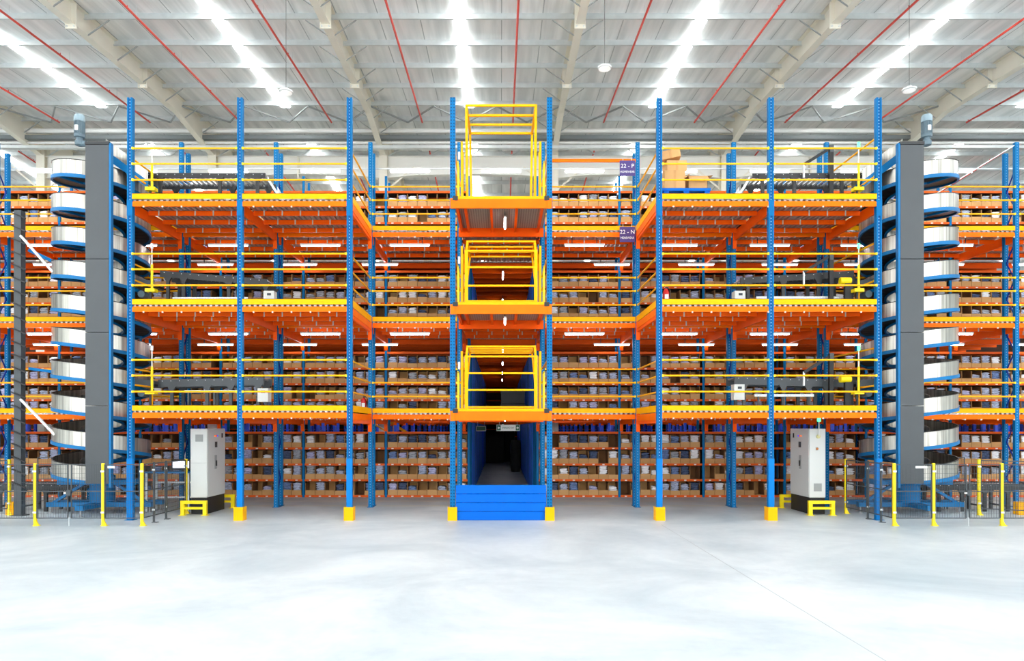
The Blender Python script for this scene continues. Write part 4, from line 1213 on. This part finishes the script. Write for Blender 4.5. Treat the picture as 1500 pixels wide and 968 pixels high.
for s, nm in ((-1,'left'),(1,'right')):
    P_ = ([-8.04,-8.91,-9.66,-10.43,-12.6] if s < 0 else [8.80,9.68,10.45,11.21,13.2])
    yf = 16.05
    fpost(P_[0],yf,'yellow fence post at the inner front corner of the %s fence' % nm)
    fpost(P_[1],yf,'yellow fence post in front of the %s spiral tower, beside the corner' % nm)
    fpost(P_[3],yf,'yellow fence post on the outer side of the %s fence gate' % nm)
    fpanel((P_[0],yf),(P_[1],yf),'narrow grey wire fence panel at the inner front corner, %s fence' % nm)
    fpanel((P_[1],yf),(P_[2],yf),'grey wire gate leaf nearer the middle, %s fence' % nm)
    fpanel((P_[2],yf),(P_[3],yf),'grey wire gate leaf on the outer side, %s fence' % nm)
    fpanel((P_[3],yf),(P_[4],yf),'outermost grey wire fence panel in front, %s fence' % nm)
    t = thing('gate_latch', (P_[2],yf-.04,.7), 'small latch box joining the two gate leaves of the %s fence' % nm, 'latch', 'gate latches')
    MB().box(P_[2]-.05,P_[2]+.05,yf-.06,yf-.02,.68,.8).build('latch_body', DARKG, t); MB().box(P_[2]-.1,P_[2]-.05,yf-.06,yf-.03,.72,.75).build('latch_bolt', WHITE, t)
    MB().tube((P_[2],yf-.03,0),(P_[2],yf-.03,.2),.008,6).build('drop_rod', GALV, t)
    xs = P_[0]
    fpost(xs,18.3,'yellow fence post at the rear end of the %s fence return' % nm)
    fpost(xs,16.6,'slim grey fence post just behind the front corner of the %s fence' % nm, m=DARKG, w=.04)
    fpost(xs,17.2,'slim grey fence post midway along the %s fence return' % nm, m=DARKG, w=.04)
    fpanel((xs,16.08),(xs,17.2),'front wire panel of the %s fence return towards the cabinet' % nm)
    fpanel((xs,17.2),(xs,18.3),'rear wire panel of the %s fence return towards the cabinet' % nm)
    fpost((-12.35 if s < 0 else 12.0),18.0,'yellow fence post behind the %s spiral on the outer side' % nm, top=1.4, w=.06)
    fpanel(((-12.35,18.0) if s < 0 else (12.0,18.0)),(s*13.1,17.3),'angled wire fence panel behind the %s spiral on the outer side' % nm)
    fpost(s*10.9,19.9,'yellow fence post directly behind the %s spiral' % nm, top=1.4, w=.06)
    fpanel((s*10.9,19.9),(s*12.9,19.9),'rear wire fence panel directly behind the %s spiral' % nm)
    # white notice on the fence
    x = P_[1]+(.12 if s < 0 else -.42)
    tag(MB().box(x,x+(.16 if s < 0 else .26),yf-.04,yf-.035,1.29,1.34).build('notice_plate', WHITE, origin=(x,yf,1.29)), 'small white notice plate on the %s fence in front of the tower' % nm, 'notice', 'fence notices')
    # ground conveyors behind the fence
    x0, x1 = (-13.4,-10.95) if s < 0 else (11.15,13.7)
    conveyor(x0,x1,18.75,19.4,.72,.72,0,'black floor-level roller conveyor behind the %s fence' % nm,[x0+.3,x0+.9,x0+1.5,x0+2.1],depth=.16,pitch=.09)
    xb_ = s*12.35 if s < 0 else 13.1
    tag(MB().extrude([(xb_-.1,18.0),(xb_+.1,18.0),(xb_+.1,18.22),(xb_-.1,18.22)],'z',0,.32).build('bollard', YELLOW, origin=(xb_,18.1,0), bevel=.01), 'squat yellow floor block at the outer end of the %s fence' % nm, 'bollard', 'yellow floor blocks')
# workstation with monitor behind the left fence
t = thing('workstation_table', (-8.75,19.0,0), 'blue-topped work table between the left spiral and the grey cabinet', 'table')
MB().box(-9.35,-8.15,18.75,19.4,1.0,1.04).build('tabletop', BLUE_S, t)
for x in (-9.3,-8.2):
    for y in (18.8,19.35): MB().box(x-.025,x+.025,y-.025,y+.025,0,1.0).build('leg', GALV, t)
MB().box(-9.3,-8.2,19.33,19.36,.3,.34).box(-9.3,-8.2,19.33,19.36,.7,.74).build('stretcher', GALV, t)
t = thing('monitor', (-8.42,18.95,1.04), 'flat computer monitor with a lit white screen on the blue-topped table', 'monitor')
MB().box(-8.72,-8.12,18.95,18.99,1.08,1.36).build('screen_housing', BLACK, t, bevel=.006)
MB().box(-8.68,-8.25,18.944,18.95,1.13,1.31).build('screen', mat('screen_glow',(230,235,250),.3,emit=((235,240,255),.9)), t)
MB().box(-8.45,-8.39,18.96,19.0,1.04,1.1).build('stand', BLACK, t)

# ------------------------------------------------------------------ dark cable column at the left with its struts
x, y = -12.02, 17.9
t = thing('cable_column', (x,y,0), 'tall dark grey column with short black cross pegs at far left', 'column')
MB().box(x-.09,x+.09,y-.09,y+.09,.02,7.6).build('shaft', DARKG, t, bevel=.006)
MB().box(x-.15,x+.15,y-.15,y+.15,0,.02).build('base_plate', DARKG, t)
z = .8
while z < 7.5:
    MB().bar((x-.12,y-.12,z+.05),(x+.24,y-.14,z-.1),.03,.03).build('peg', BLACK, t); z += .318
for (p, q, w, m, lab) in (((-11.9,17.75,6.95),(-11.1,17.75,6.05),.05,WHITE_BR,'upper white strut slanting from the dark column to left spiral'),
                          ((-11.9,17.75,2.9),(-11.05,17.75,2.02),.05,WHITE_BR,'lower white strut slanting from the dark column to left spiral'),
                          ((-11.85,18.0,6.65),(-10.9,18.05,6.2),.08,BLUE,'upper blue tie bar between the dark column and left spiral'),
                          ((-11.85,18.0,3.68),(-10.9,18.05,3.55),.07,BLUE,'lower blue tie bar between the dark column and left spiral')):
    mid = ((p[0]+q[0])/2,(p[1]+q[1])/2,(p[2]+q[2])/2)
    tag(MB().bar(p,q,w,w).build('strut', m, origin=mid), lab, 'strut', 'struts at the left column')
# mirrored pole section at the right is a plain blue post already built; thin white stays at the top
for (p, q, lab) in (((11.6,19.8,8.4),(14.1,19.7,9.95),'thin white stay rod rising to the post at the right edge'),
                    ((8.3,20.2,8.2),(6.9,20.1,8.0),'thin white stay rod above the top conveyor, right platform')):
    mid = ((p[0]+q[0])/2,(p[1]+q[1])/2,(p[2]+q[2])/2)
    tag(MB().tube(p,q,.014,6).build('stay_rod', WHITE, origin=mid), lab, 'rod', 'white stay rods')
# yellow stair stringers seen over the shelves left of the aisle
t = thing('access_stair', (-3.3,26,0), 'yellow stair rail seen over the top shelf left of the aisle', 'stair')
MB().bar((-4.9,26,2.5),(-3.4,26,1.6),.04,.06).build('handrail', YELLOW_H, t)
MB().bar((-4.2,26,2.5),(-2.6,26,1.5),.04,.1).build('stringer', YELLOW_H, t)
MB().bar((-3.9,26,0),(-3.9,26,2.5),.05,.05).build('newel_post', YELLOW_H, t)
MB().bar((-4.9,26,2.5),(-2.0,26,2.5),.05,.1).build('landing_beam', YELLOW_H, t)

# ------------------------------------------------------------------ world and view
w = bpy.data.worlds.new('daylight'); sc.world = w; w.use_nodes = True
bg = w.node_tree.nodes['Background']; bg.inputs['Color'].default_value = (.95,.98,1,1); bg.inputs['Strength'].default_value = 2.45
sc.view_settings.view_transform = 'Standard'; sc.view_settings.look = 'None'
sc.view_settings.exposure = 0.5; sc.view_settings.gamma = 1
sc.view_settings.use_curve_mapping = False
sc.cycles.use_denoising = True
sc.cycles.max_bounces = 8; sc.cycles.diffuse_bounces = 6; sc.cycles.glossy_bounces = 3
sc.cycles.sample_clamp_indirect = 6
